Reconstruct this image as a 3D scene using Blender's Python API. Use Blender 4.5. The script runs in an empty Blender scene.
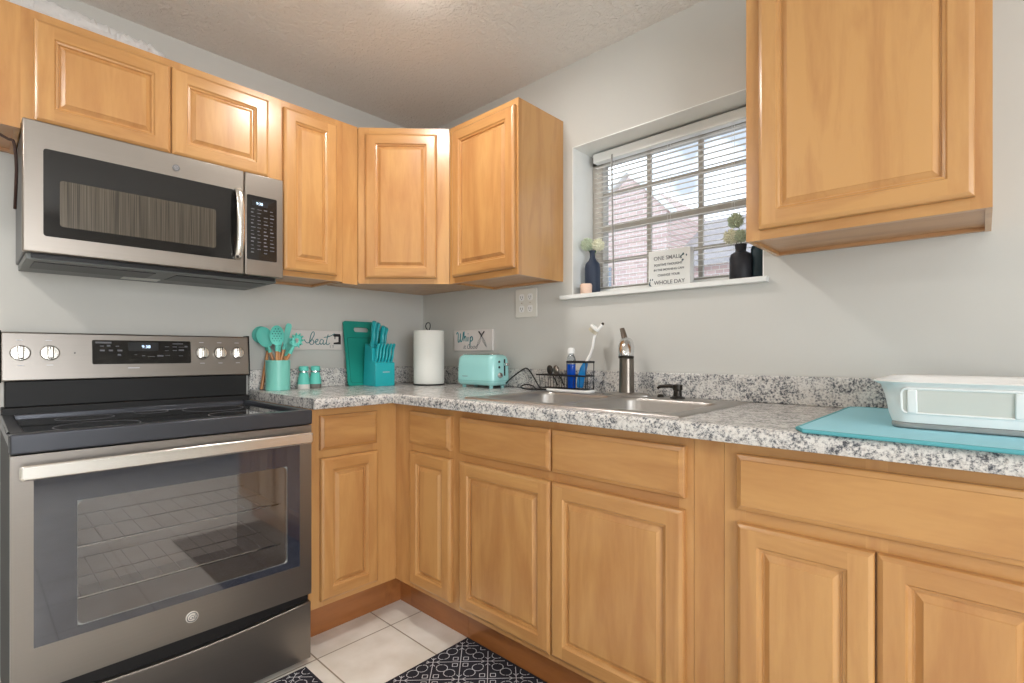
import bpy, bmesh, math, random
from math import sin, cos, pi, radians as R
from mathutils import Vector, Matrix

# ------------------------------------------------------------------ camera, world, lamps, exposure
sc = bpy.context.scene
COL = sc.collection
cam_d = bpy.data.cameras.new('camera'); cam = bpy.data.objects.new('camera', cam_d); COL.objects.link(cam)
cam.location = (2.374, -1.794, 1.0805)
cam.rotation_euler = (R(90), 0, R(42.97))
cam_d.sensor_fit = 'HORIZONTAL'; cam_d.sensor_width = 36
cam_d.lens = 506.5 / 1024 * 36
cam_d.shift_y = (353.3 - 341.5) / 1024
cam_d.clip_start = 0.02; cam_d.clip_end = 200
sc.camera = cam
sc.view_settings.view_transform = 'Standard'
sc.view_settings.look = 'None'
sc.view_settings.gamma = 1
sc.view_settings.use_curve_mapping = False
sc.view_settings.exposure = 0.0

world = bpy.data.worlds.new('world'); sc.world = world; world.use_nodes = True
wn = world.node_tree.nodes; wl = world.node_tree.links
bg = wn['Background']
tc = wn.new('ShaderNodeTexCoord'); nz = wn.new('ShaderNodeTexNoise'); rp = wn.new('ShaderNodeValToRGB')
nz.inputs['Scale'].default_value = 3.2; nz.inputs['Detail'].default_value = 3
rp.color_ramp.elements[0].position = .50; rp.color_ramp.elements[0].color = (.110, .121, .136, 1)
rp.color_ramp.elements[1].position = .78; rp.color_ramp.elements[1].color = (.9, .92, .95, 1)
wl.new(tc.outputs['Generated'], nz.inputs['Vector']); wl.new(nz.outputs['Fac'], rp.inputs['Fac'])
wl.new(rp.outputs['Color'], bg.inputs['Color']); bg.inputs['Strength'].default_value = 7.5


def area(name, loc, size, power, color, rot=(0, 0, 0), size_y=None, shape='DISK', spread=180):
    l = bpy.data.lights.new(name, 'AREA'); l.shape = shape; l.size = size
    if size_y: l.size_y = size_y
    l.energy = power; l.color = color; l.spread = R(spread)
    o = bpy.data.objects.new(name, l); COL.objects.link(o); o.location = loc; o.rotation_euler = rot
    return o


ZC = 2.344
WARM = (1, .96, .92)
DOWNLIGHTS = [(.950, -.795), (2.9, -2.9), (.95, -2.6)]  # first one is in view; the other two are unseen, added as fill
DL_POWER = [7, 6, 9]
for (x, y), pw in zip(DOWNLIGHTS, DL_POWER):
    area('downlight_lamp', (x, y, ZC - .040), .14, pw, WARM)
# added area lamp inside the unseen side window, fills the room from the right
area('side_fill', (4.56, -2.2, 1.35), 1.5, 60, (.95, .98, 1), (R(90), 0, R(90)), 1.3, 'RECTANGLE')

random.seed(4)


# ------------------------------------------------------------------ materials
def lin(c):
    return tuple(((v / 255) / 12.92 if v / 255 <= .04045 else ((v / 255 + .055) / 1.055) ** 2.4) for v in c)


def new_mat(name):
    m = bpy.data.materials.new(name); m.use_nodes = True
    return m, m.node_tree.nodes, m.node_tree.links, m.node_tree.nodes['Principled BSDF']


def plain(name, rgb, rough=.5, metal=0, coat=0, spec=.5, bump=0, bscale=200, var=.04, emit=0, trans=0, ior=1.45, alpha=1):
    m, n, l, b = new_mat(name)
    c = lin(rgb)
    b.inputs['Roughness'].default_value = rough; b.inputs['Metallic'].default_value = metal
    b.inputs['Coat Weight'].default_value = coat; b.inputs['Specular IOR Level'].default_value = spec
    b.inputs['Transmission Weight'].default_value = trans; b.inputs['IOR'].default_value = ior
    b.inputs['Alpha'].default_value = alpha
    t = n.new('ShaderNodeTexCoord'); z = n.new('ShaderNodeTexNoise'); z.inputs['Scale'].default_value = 9
    mx = n.new('ShaderNodeMix'); mx.data_type = 'RGBA'
    mx.inputs[6].default_value = (*[v * (1 - var) for v in c], 1); mx.inputs[7].default_value = (*[min(1, v * (1 + var)) for v in c], 1)
    l.new(t.outputs['Object'], z.inputs['Vector']); l.new(z.outputs['Fac'], mx.inputs[0]); l.new(mx.outputs[2], b.inputs['Base Color'])
    if bump:
        z2 = n.new('ShaderNodeTexNoise'); z2.inputs['Scale'].default_value = bscale; z2.inputs['Detail'].default_value = 3
        bp = n.new('ShaderNodeBump'); bp.inputs['Strength'].default_value = bump; bp.inputs['Distance'].default_value = .002
        l.new(t.outputs['Object'], z2.inputs['Vector']); l.new(z2.outputs['Fac'], bp.inputs['Height']); l.new(bp.outputs[0], b.inputs['Normal'])
    if emit:
        b.inputs['Emission Color'].default_value = (*c, 1); b.inputs['Emission Strength'].default_value = emit
    return m


def wood(name, lo, hi, horiz=False, rough=.33):
    m, n, l, b = new_mat(name)
    t = n.new('ShaderNodeTexCoord'); oi = n.new('ShaderNodeObjectInfo')
    ad = n.new('ShaderNodeVectorMath'); ad.operation = 'ADD'
    mul = n.new('ShaderNodeMath'); mul.operation = 'MULTIPLY'; mul.inputs[1].default_value = 37
    l.new(oi.outputs['Random'], mul.inputs[0]); l.new(t.outputs['Object'], ad.inputs[0]); l.new(mul.outputs[0], ad.inputs[1])
    mp = n.new('ShaderNodeMapping'); mp.inputs['Scale'].default_value = (1.3, 9, 9) if horiz else (9, 9, 1.3)
    l.new(ad.outputs[0], mp.inputs['Vector'])
    z = n.new('ShaderNodeTexNoise'); z.inputs['Scale'].default_value = 1.6; z.inputs['Detail'].default_value = 5; z.inputs['Distortion'].default_value = 1.0
    z2 = n.new('ShaderNodeTexNoise'); z2.inputs['Scale'].default_value = 14; z2.inputs['Detail'].default_value = 3
    l.new(mp.outputs[0], z.inputs['Vector']); l.new(mp.outputs[0], z2.inputs['Vector'])
    mm = n.new('ShaderNodeMath'); mm.operation = 'MULTIPLY_ADD'; mm.inputs[1].default_value = .18
    l.new(z2.outputs['Fac'], mm.inputs[0]); l.new(z.outputs['Fac'], mm.inputs[2])
    m3 = n.new('ShaderNodeMath'); m3.operation = 'MULTIPLY_ADD'; m3.inputs[1].default_value = .16; m3.inputs[2].default_value = -.08
    l.new(oi.outputs['Random'], m3.inputs[0])
    m4 = n.new('ShaderNodeMath'); m4.operation = 'ADD'; l.new(mm.outputs[0], m4.inputs[0]); l.new(m3.outputs[0], m4.inputs[1])
    r = n.new('ShaderNodeValToRGB'); r.color_ramp.elements[0].position = .36; r.color_ramp.elements[1].position = .74
    r.color_ramp.elements[0].color = (*lin(lo), 1); r.color_ramp.elements[1].color = (*lin(hi), 1)
    l.new(m4.outputs[0], r.inputs['Fac']); l.new(r.outputs['Color'], b.inputs['Base Color'])
    b.inputs['Roughness'].default_value = rough; b.inputs['Coat Weight'].default_value = .5; b.inputs['Coat Roughness'].default_value = .22
    return m


MV = wood('maple_vertical', (182, 128, 75), (204, 154, 95))
MH = wood('maple_horizontal', (178, 125, 72), (201, 151, 92), True)
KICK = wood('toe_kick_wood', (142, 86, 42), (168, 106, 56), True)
UNDER = wood('cabinet_underside', (176, 128, 84), (198, 150, 104), True, .5)


def granite(name):
    m, n, l, b = new_mat(name)
    t = n.new('ShaderNodeTexCoord')
    big = n.new('ShaderNodeTexNoise'); big.inputs['Scale'].default_value = 30; big.inputs['Detail'].default_value = 4
    fine = n.new('ShaderNodeTexNoise'); fine.inputs['Scale'].default_value = 165; fine.inputs['Detail'].default_value = 5; fine.inputs['Roughness'].default_value = .7
    med = n.new('ShaderNodeTexVoronoi'); med.inputs['Scale'].default_value = 130
    for q in (big, fine, med): l.new(t.outputs['Object'], q.inputs['Vector'])
    a = n.new('ShaderNodeMath'); a.operation = 'MULTIPLY_ADD'; a.inputs[1].default_value = .42
    l.new(big.outputs['Fac'], a.inputs[0]); l.new(fine.outputs['Fac'], a.inputs[2])
    r = n.new('ShaderNodeValToRGB'); e = r.color_ramp.elements
    e[0].position = .545; e[0].color = (*lin((82, 84, 90)), 1)
    e[1].position = .77; e[1].color = (*lin((228, 225, 220)), 1)
    x = e.new(.615); x.color = (*lin((128, 130, 134)), 1)
    x = e.new(.665); x.color = (*lin((184, 182, 180)), 1)
    l.new(a.outputs[0], r.inputs['Fac'])
    r2 = n.new('ShaderNodeValToRGB'); r2.color_ramp.elements[0].color = (*lin((150, 128, 112)), 1); r2.color_ramp.elements[1].color = (*lin((226, 226, 228)), 1)
    r2.color_ramp.elements[1].position = .45
    l.new(med.outputs['Color'], r2.inputs['Fac'])
    mx = n.new('ShaderNodeMix'); mx.data_type = 'RGBA'; mx.blend_type = 'MULTIPLY'; mx.inputs[0].default_value = .3
    l.new(r.outputs['Color'], mx.inputs[6]); l.new(r2.outputs['Color'], mx.inputs[7]); l.new(mx.outputs[2], b.inputs['Base Color'])
    b.inputs['Roughness'].default_value = .22
    return m


GRAN = granite('granite_laminate')


def steel(name, rgb, rough=.3, axis='y', aniso=.0, lo=.9):
    m, n, l, b = new_mat(name)
    t = n.new('ShaderNodeTexCoord'); mp = n.new('ShaderNodeMapping')
    mp.inputs['Scale'].default_value = {'x': (1.5, 300, 300), 'y': (300, 1.5, 300), 'z': (300, 300, 1.5)}[axis]
    z = n.new('ShaderNodeTexNoise'); z.inputs['Scale'].default_value = 1; z.inputs['Detail'].default_value = 2
    l.new(t.outputs['Object'], mp.inputs[0]); l.new(mp.outputs[0], z.inputs['Vector'])
    c = lin(rgb); mx = n.new('ShaderNodeMix'); mx.data_type = 'RGBA'
    mx.inputs[6].default_value = (*[v * lo for v in c], 1); mx.inputs[7].default_value = (*c, 1)
    l.new(z.outputs['Fac'], mx.inputs[0]); l.new(mx.outputs[2], b.inputs['Base Color'])
    b.inputs['Metallic'].default_value = 1; b.inputs['Roughness'].default_value = rough
    mr = n.new('ShaderNodeMapRange'); mr.inputs[3].default_value = rough - .04; mr.inputs[4].default_value = rough + .06
    l.new(z.outputs['Fac'], mr.inputs[0]); l.new(mr.outputs[0], b.inputs['Roughness'])
    return m


STEEL = steel('brushed_steel_range', (146, 140, 134), .34, 'x')
STEEL_MW = steel('brushed_steel_microwave', (164, 156, 148), .36, 'x')
STEEL_SINK = steel('satin_steel_sink', (182, 178, 174), .38, 'x')
CHROME = steel('chrome', (225, 225, 226), .12, 'z')
NICKEL = steel('brushed_nickel_dark', (128, 120, 112), .3, 'z')
BRONZE = plain('dark_bronze', (58, 54, 50), .35, .8)
HANDLE = steel('polished_handle_steel', (236, 233, 228), .24, 'x')
BLACK = plain('black_enamel', (15, 15, 16), .55)
BLACKP = plain('black_plastic', (20, 20, 22), .4)
WIRE = plain('black_wire', (18, 18, 20), .4)
GREYFR = plain('dark_grey_cooktop_frame', (74, 76, 82), .3, .6)
COOKGLASS = plain('black_ceramic_glass', (16, 16, 18), .08, 0, 1)
DISPLAY = plain('black_display_glass', (24, 22, 22), .12, 0, .5)
DIGIT = plain('lit_digits', (205, 228, 255), .5, emit=1.6)
PRINTW = plain('printed_white', (196, 198, 204), .5)
PRINTG = plain('printed_grey', (104, 104, 110), .5)
DARKGREY = plain('painted_grey_metal', (112, 114, 116), .45, .4)
WALLM = plain('wall_paint_greige', (205, 204, 199), .62, bump=.05, bscale=260, var=.01)
WHITE = plain('white_gloss_paint', (236, 238, 236), .35, bump=0)
WHITEP = plain('white_plastic', (240, 240, 238), .3)
IVORY = plain('ivory_plastic', (226, 224, 216), .35)
TEAL = plain('teal_enamel', (64, 184, 178), .35)
TEALD = plain('teal_handles', (36, 172, 180), .3)
TEALBOARD = plain('green_teal_board', (26, 146, 132), .45)
MINT = plain('mint_ceramic', (128, 206, 192), .3)
MINTS = plain('mint_silicone', (104, 204, 190), .5)
TOAST = plain('pale_mint_toaster', (160, 218, 216), .25, coat=.3)
BEECH = wood('beech_handles', (176, 112, 62), (208, 148, 92))
PAPER = plain('paper_towel', (240, 240, 234), .9, bump=.35, bscale=120)
SIGNW = plain('whitewashed_board', (222, 216, 212), .7)
INKTEAL = plain('teal_ink', (36, 120, 128), .6)
INKBLACK = plain('black_ink', (34, 32, 36), .6)
INKGREY = plain('grey_ink', (120, 122, 126), .6)
NAVY = plain('matte_navy_vase', (40, 52, 72), .55)
VBLACK = plain('matte_black_vase', (32, 34, 42), .5)
VGREY = plain('slate_vase', (38, 56, 64), .5)
PEACH = plain('peach_candle_cup', (236, 204, 184), .5)
FLW = plain('cream_petals', (236, 236, 214), .8)
FLG = plain('sage_petals', (196, 208, 184), .8)
STEMG = plain('green_stem', (92, 116, 74), .7)
MATM = plain('aqua_microfiber', (158, 214, 228), .95, bump=.5, bscale=320)
MATE = plain('aqua_binding', (92, 168, 178), .9)
GREYT = plain('grey_tray', (150, 152, 150), .5)
BLUELIQ = plain('blue_dish_soap', (8, 84, 200), .1, trans=.35)
CLEARP = plain('clear_plastic', (225, 232, 236), .08, trans=.9)
BLUEH = plain('blue_brush_base', (18, 122, 190), .3)
GREYSALT = plain('grey_pepper', (120, 116, 110), .6)
SALT = plain('white_salt', (226, 222, 216), .7)
GLASS = plain('window_glass', (245, 250, 255), .02, trans=1, ior=1.01)
PATCHM = plain('dried_foam_and_plaster', (238, 236, 234), .95, bump=1, bscale=60, var=.08)
BLINDM = plain('blind_slat_white', (232, 230, 224), .5)
SASHM = plain('sash_vinyl_white', (190, 183, 174), .4)


def ceiling_mat():
    m, n, l, b = new_mat('textured_ceiling'); b.inputs['Base Color'].default_value = (*lin((234, 231, 226)), 1); b.inputs['Roughness'].default_value = .9
    t = n.new('ShaderNodeTexCoord'); z = n.new('ShaderNodeTexNoise'); z.inputs['Scale'].default_value = 46; z.inputs['Detail'].default_value = 4; z.inputs['Distortion'].default_value = 1.2
    bp = n.new('ShaderNodeBump'); bp.inputs['Strength'].default_value = 1; bp.inputs['Distance'].default_value = .010
    l.new(t.outputs['Object'], z.inputs['Vector']); l.new(z.outputs['Fac'], bp.inputs['Height']); l.new(bp.outputs[0], b.inputs['Normal'])
    return m


def tile_mat():
    m, n, l, b = new_mat('floor_tile')
    t = n.new('ShaderNodeTexCoord'); mp = n.new('ShaderNodeMapping'); mp.inputs['Location'].default_value = (-.650, .650, 0)
    P = .304
    l.new(t.outputs['Object'], mp.inputs[0])
    sx = n.new('ShaderNodeSeparateXYZ'); l.new(mp.outputs[0], sx.inputs[0])
    ds = []
    for k in (0, 1):
        a = n.new('ShaderNodeMath'); a.operation = 'PINGPONG'; a.inputs[1].default_value = P / 2
        l.new(sx.outputs[k], a.inputs[0]); ds.append(a)
    mn = n.new('ShaderNodeMath'); mn.operation = 'MINIMUM'; l.new(ds[0].outputs[0], mn.inputs[0]); l.new(ds[1].outputs[0], mn.inputs[1])
    st = n.new('ShaderNodeMapRange'); st.inputs[1].default_value = .0016; st.inputs[2].default_value = .0032
    l.new(mn.outputs[0], st.inputs[0])
    z = n.new('ShaderNodeTexNoise'); z.inputs['Scale'].default_value = 7; z.inputs['Detail'].default_value = 6; l.new(t.outputs['Object'], z.inputs['Vector'])
    r = n.new('ShaderNodeValToRGB'); r.color_ramp.elements[0].position = .35; r.color_ramp.elements[1].position = .7
    r.color_ramp.elements[0].color = (*lin((226, 220, 210)), 1); r.color_ramp.elements[1].color = (*lin((246, 243, 237)), 1)
    l.new(z.outputs['Fac'], r.inputs['Fac'])
    mx = n.new('ShaderNodeMix'); mx.data_type = 'RGBA'; mx.inputs[6].default_value = (*lin((150, 138, 120)), 1)
    l.new(st.outputs[0], mx.inputs[0]); l.new(r.outputs['Color'], mx.inputs[7]); l.new(mx.outputs[2], b.inputs['Base Color'])
    bp = n.new('ShaderNodeBump'); bp.inputs['Distance'].default_value = .002; bp.inputs['Strength'].default_value = .6
    l.new(st.outputs[0], bp.inputs['Height']); l.new(bp.outputs[0], b.inputs['Normal']); b.inputs['Roughness'].default_value = .35
    return m


def brick_mat(name, c1, c2, mortar, sc_=3.2):
    m, n, l, b = new_mat(name)
    t = n.new('ShaderNodeTexCoord'); mp = n.new('ShaderNodeMapping'); mp.inputs['Rotation'].default_value = (R(90), 0, 0)
    br = n.new('ShaderNodeTexBrick'); br.inputs['Scale'].default_value = sc_
    br.inputs['Color1'].default_value = (*lin(c1), 1); br.inputs['Color2'].default_value = (*lin(c2), 1); br.inputs['Mortar'].default_value = (*lin(mortar), 1)
    l.new(t.outputs['Object'], mp.inputs[0]); l.new(mp.outputs[0], br.inputs['Vector']); l.new(br.outputs['Color'], b.inputs['Base Color']); b.inputs['Roughness'].default_value = .9
    return m


CEIL = ceiling_mat(); TILE = tile_mat()
BRICK = brick_mat('pink_brick', (222, 196, 190), (208, 180, 176), (230, 224, 220))
SHINGLE = brick_mat('grey_shingle', (190, 184, 184), (178, 172, 174), (166, 162, 164), 5)


def mesh_win_mat():
    # screened microwave glass: fine vertical streaks
    m, n, l, b = new_mat('microwave_screen')
    t = n.new('ShaderNodeTexCoord'); mp = n.new('ShaderNodeMapping'); mp.inputs['Scale'].default_value = (420, 1, 3)
    z = n.new('ShaderNodeTexNoise'); z.inputs['Scale'].default_value = 1; z.inputs['Detail'].default_value = 3
    r = n.new('ShaderNodeValToRGB'); r.color_ramp.elements[0].position = .35; r.color_ramp.elements[1].position = .7
    r.color_ramp.elements[0].color = (*lin((72, 66, 60)), 1); r.color_ramp.elements[1].color = (*lin((112, 104, 92)), 1)
    l.new(t.outputs['Object'], mp.inputs[0]); l.new(mp.outputs[0], z.inputs['Vector']); l.new(z.outputs['Fac'], r.inputs['Fac']); l.new(r.outputs['Color'], b.inputs['Base Color'])
    b.inputs['Roughness'].default_value = .25; b.inputs['Metallic'].default_value = .55
    return m


MWSCREEN = mesh_win_mat()


def glass_tint(name, tint, mirror, rough=.04, trans_amt=.5):
    # dark appliance glass: clear enough to see in, with a mirror coating
    m, n, l, b = new_mat(name)
    out = n['Material Output']
    tr = n.new('ShaderNodeBsdfTransparent'); tr.inputs[0].default_value = (*tint, 1)
    gl = n.new('ShaderNodeBsdfGlossy'); gl.inputs[0].default_value = (.85, .88, .95, 1); gl.inputs['Roughness'].default_value = rough
    mx = n.new('ShaderNodeMixShader'); mx.inputs[0].default_value = mirror
    l.new(tr.outputs[0], mx.inputs[1]); l.new(gl.outputs[0], mx.inputs[2]); l.new(mx.outputs[0], out.inputs['Surface'])
    return m


OVENGLASS = glass_tint('oven_door_glass', (.78, .76, .74), .17)
OVENBORDER = plain('oven_glass_border', (44, 48, 60), .08, 0, 1, spec=1)


# ------------------------------------------------------------------ mesh helpers
class MB:
    def __init__(s):
        s.v = []; s.f = []; s.m = []

    def add(s, vs, fs, m=0):
        o = len(s.v); s.v += [tuple(v) for v in vs]
        for f in fs: s.f.append([o + i for i in f]); s.m.append(m)
        return s

    def box(s, x0, x1, y0, y1, z0, z1, m=0):
        vs = [(x, y, z) for x in (x0, x1) for y in (y0, y1) for z in (z0, z1)]
        return s.add(vs, [(0, 1, 3, 2), (4, 6, 7, 5), (0, 4, 5, 1), (2, 3, 7, 6), (0, 2, 6, 4), (1, 5, 7, 3)], m)

    def prism(s, poly, z0, z1, m=0):     # poly in xy
        n = len(poly); vs = [(x, y, z0) for x, y in poly] + [(x, y, z1) for x, y in poly]
        return s.add(vs, [list(range(n))[::-1], list(range(n, 2 * n))] + [(i, (i + 1) % n, n + (i + 1) % n, n + i) for i in range(n)], m)

    def prism_y(s, poly, y0, y1, m=0):   # poly in xz
        n = len(poly); vs = [(x, y0, z) for x, z in poly] + [(x, y1, z) for x, z in poly]
        return s.add(vs, [list(range(n)), list(range(n, 2 * n))[::-1]] + [(i, n + i, n + (i + 1) % n, (i + 1) % n) for i in range(n)], m)

    def lathe(s, prof, c=(0, 0, 0), seg=28, m=0, sx=1, sy=1, mat=None):
        vs = []; fs = []
        for (r, z) in prof:
            for k in range(seg):
                a = 2 * pi * k / seg; vs.append((c[0] + r * cos(a) * sx, c[1] + r * sin(a) * sy, c[2] + z))
        if mat is not None: vs = [tuple(mat @ Vector(v)) for v in vs]
        for i in range(len(prof) - 1):
            for k in range(seg):
                k2 = (k + 1) % seg; fs.append((i * seg + k, i * seg + k2, (i + 1) * seg + k2, (i + 1) * seg + k))
        shut = prof[0] == prof[-1]
        if prof[0][0] > 1e-6 and not shut: fs.append(list(range(seg))[::-1])
        if prof[-1][0] > 1e-6 and not shut: fs.append([(len(prof) - 1) * seg + k for k in range(seg)])
        return s.add(vs, fs, m)

    def cyl(s, p0, p1, r0, r1=None, seg=16, m=0):
        return s.tube([p0, p1], [r0, r1 if r1 is not None else r0], seg, m)

    def tube(s, path, r, seg=10, m=0, closed=False, flat=None):
        P = [Vector(p) for p in path]; n = len(P)
        rs = r if isinstance(r, (list, tuple)) else [r] * n
        T = []
        for i in range(n):
            a = P[(i - 1) % n] if (closed or i > 0) else P[i]; b = P[(i + 1) % n] if (closed or i < n - 1) else P[i]
            t = (b - a); T.append(t.normalized() if t.length > 0 else Vector((0, 0, 1)))
        u = T[0].orthogonal().normalized() if flat is None else (Vector(flat) - T[0] * Vector(flat).dot(T[0])).normalized()
        vs = []; fs = []
        for i in range(n):
            u = (u - T[i] * u.dot(T[i])).normalized(); w = T[i].cross(u)
            ru = rs[i] if not isinstance(rs[i], tuple) else rs[i][0]; rw = rs[i] if not isinstance(rs[i], tuple) else rs[i][1]
            for k in range(seg):
                a = 2 * pi * k / seg; vs.append(P[i] + u * cos(a) * ru + w * sin(a) * rw)
        rng = n if closed else n - 1
        for i in range(rng):
            j = (i + 1) % n
            for k in range(seg):
                k2 = (k + 1) % seg; fs.append((i * seg + k, i * seg + k2, j * seg + k2, j * seg + k))
        if not closed:
            fs.append(list(range(seg))[::-1]); fs.append([(n - 1) * seg + k for k in range(seg)])
        return s.add(vs, fs, m)

    def ball(s, c, r, seg=14, rings=8, m=0, sx=1, sy=1, sz=1):
        prof = [(max(0, r * sin(pi * i / rings)), -r * sz * cos(pi * i / rings)) for i in range(rings + 1)]
        return s.lathe(prof, c, seg, m, sx, sy)

    def xf(s, M, start=0):
        for i in range(start, len(s.v)): s.v[i] = tuple(M @ Vector(s.v[i]))
        return s

    def build(s, name, mats, parent=None, bevel=0, bseg=2, smooth=True, ang=38, loc=None, rot=None, sub=0):
        me = bpy.data.meshes.new(name)
        me.from_pydata(s.v, [], s.f)
        mats = mats if isinstance(mats, (list, tuple)) else [mats]
        for m in mats: me.materials.append(m)
        for p, mi in zip(me.polygons, s.m): p.material_index = mi
        b = bmesh.new(); b.from_mesh(me)
        bmesh.ops.remove_doubles(b, verts=b.verts, dist=1e-6)
        bmesh.ops.recalc_face_normals(b, faces=b.faces); b.to_mesh(me); b.free()
        if smooth:
            me.shade_smooth(); me.set_sharp_from_angle(angle=R(ang))
        me.update()
        o = bpy.data.objects.new(name, me); COL.objects.link(o)
        if parent: o.parent = parent
        if loc: o.location = loc
        if rot: o.rotation_euler = rot
        if bevel:
            bm_ = o.modifiers.new('bevel', 'BEVEL'); bm_.width = bevel; bm_.segments = bseg; bm_.limit_method = 'ANGLE'; bm_.angle_limit = R(35)
        if sub:
            sm = o.modifiers.new('sub', 'SUBSURF'); sm.levels = sub; sm.render_levels = sub
        return o


def thing(name, label, cat, loc=(0, 0, 0), rz=0, group=None):
    o = bpy.data.objects.new(name, None); COL.objects.link(o); o.location = loc; o.rotation_euler = (0, 0, rz)
    o['label'] = label; o['category'] = cat
    if group: o['group'] = group
    return o


def tag(o, label, cat, group=None):
    o['label'] = label; o['category'] = cat
    if group: o['group'] = group
    return o


def struct(o):
    o['kind'] = 'structure'; return o


def bez(pts, n=8):
    # Catmull-Rom through the points
    P = [Vector(p) for p in pts]; out = []
    for i in range(len(P) - 1):
        a = P[max(i - 1, 0)]; b = P[i]; c = P[i + 1]; d = P[min(i + 2, len(P) - 1)]
        for k in range(n):
            t = k / n; out.append(.5 * ((2 * b) + (c - a) * t + (2 * a - 5 * b + 4 * c - d) * t * t + (3 * b - a - 3 * c + d) * t ** 3))
    out.append(P[-1]); return out


def text_mesh(body, size, extrude=.0003, shear=0, bold=0, align='LEFT', spacing=1):
    cu = bpy.data.curves.new('lettering', 'FONT'); cu.body = body; cu.size = size; cu.extrude = extrude; cu.shear = shear; cu.offset = bold
    cu.align_x = align; cu.space_character = spacing
    o = bpy.data.objects.new('lettering', cu); COL.objects.link(o)
    dg = bpy.context.evaluated_depsgraph_get(); me = bpy.data.meshes.new_from_object(o.evaluated_get(dg))
    bpy.data.objects.remove(o); bpy.data.curves.remove(cu)
    return me


def text(body, size, mat, parent, loc, rot=(R(90), 0, 0), name='lettering', **k):
    me = text_mesh(body, size, **k); me.materials.clear(); me.materials.append(mat)
    o = bpy.data.objects.new(name, me); COL.objects.link(o); o.parent = parent; o.location = loc; o.rotation_euler = rot
    return o


def rounded(w, h, r, n=5, x0=0, z0=0):
    pts = []
    for cx, cz, a0 in ((x0 + w - r, z0 + r, -90), (x0 + w - r, z0 + h - r, 0), (x0 + r, z0 + h - r, 90), (x0 + r, z0 + r, 180)):
        for k in range(n + 1):
            a = R(a0 + 90 * k / n); pts.append((cx + r * cos(a), cz + r * sin(a)))
    return pts


# ------------------------------------------------------------------ room shell
WT = .20
WX0, WX1, WZ0, WZ1 = 1.062, 1.842, 1.333, 1.977
RX, RY = 4.6, -4.0
mb = MB().box(-.1, RX + .1, RY - .1, .02, -.06, 0); struct(mb.build('floor', TILE))
mb = MB().box(-.1, RX + .1, RY - .1, WT, ZC, ZC + .08); struct(mb.build('ceiling', CEIL))
mb = MB().box(-.12, 0, RY - .1, WT, 0, ZC); struct(mb.build('wall_left', WALLM))
mb = MB()
mb.box(0, WX0, 0, WT, 0, ZC); mb.box(WX1, RX, 0, WT, 0, ZC); mb.box(WX0, WX1, 0, WT, 0, WZ0 - .018); mb.box(WX0, WX1, 0, WT, WZ1, ZC)
struct(mb.build('wall_back', WALLM))
# right wall with an opening for an unseen window, added to let daylight in
mb = MB()
mb.box(RX, RX + .12, RY, -3.0, 0, ZC); mb.box(RX, RX + .12, -1.4, .2, 0, ZC); mb.box(RX, RX + .12, -3.0, -1.4, 0, .7); mb.box(RX, RX + .12, -3.0, -1.4, 2.05, ZC)
struct(mb.build('wall_right', WALLM))
MBf = MB().box(0, RX, RY - .12, RY, 0, ZC); struct(MBf.build('wall_front', WALLM))
f = MB(); x0, x1, y0, y1, z0, z1 = RX + .04, RX + .08, -3.0, -1.4, .7, 2.05
for a in (y0, (y0 + y1) / 2 - .025, y1 - .05): f.box(x0, x1, a, a + .05, z0, z1)
f.box(x0, x1, y0, y1, z0, z0 + .05); f.box(x0, x1, y0, y1, z1 - .05, z1)
struct(f.build('added_window_2', SASHM))  # frame of the added side window, out of view

# window reveal, sill, sashes
mb = MB(); d = WT
mb.box(WX0, WX0 + .004, -.0005, d, WZ0, WZ1); mb.box(WX1 - .004, WX1, -.0005, d, WZ0, WZ1); mb.box(WX0, WX1, -.0005, d, WZ1 - .004, WZ1)
struct(mb.build('trim_1', WHITE))
mb = MB(); mb.box(WX0, WX1, 0, d, WZ0 - .018, WZ0); mb.box(1.012, 1.858, -.028, 0, WZ0 - .018, WZ0)
struct(mb.build('trim_2', WHITE, bevel=.002))
win = MB(); yA, yB = .150, .185
fx0, fx1 = WX0 + .004, WX1 - .004
win.box(fx0, fx0 + .055, yA, .2, WZ0, WZ1 - .004); win.box(fx1 - .055, fx1, yA, .2, WZ0, WZ1 - .004)
win.box(fx0, fx1, yA, .2, WZ1 - .05, WZ1 - .004); win.box(fx0, fx1, yA, .2, WZ0, WZ0 + .045)
struct(win.build('window_1', SASHM, bevel=.002))
W1 = bpy.data.objects['window_1']
gx0, gx1 = fx0 + .055, fx1 - .055
s_ = MB(); s_.box(gx0, gx1, .150, .178, 1.622, 1.652); s_.build('meeting_rail', SASHM, W1, bevel=.002)
cw = (gx1 - gx0) / 3
s_ = MB()
for k in (1, 2):
    xx = gx0 + k * cw; s_.box(xx - .009, xx + .009, .160, .174, WZ0 + .045, WZ1 - .05)
s_.box(gx0, gx1, .161, .173, 1.783, 1.799); s_.box(gx0, gx1, .161, .173, 1.486, 1.500)
s_.build('muntins', SASHM, W1)
MB().box(gx0, gx1, .181, .184, WZ0 + .04, WZ1 - .045).build('pane', GLASS, W1)

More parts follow.
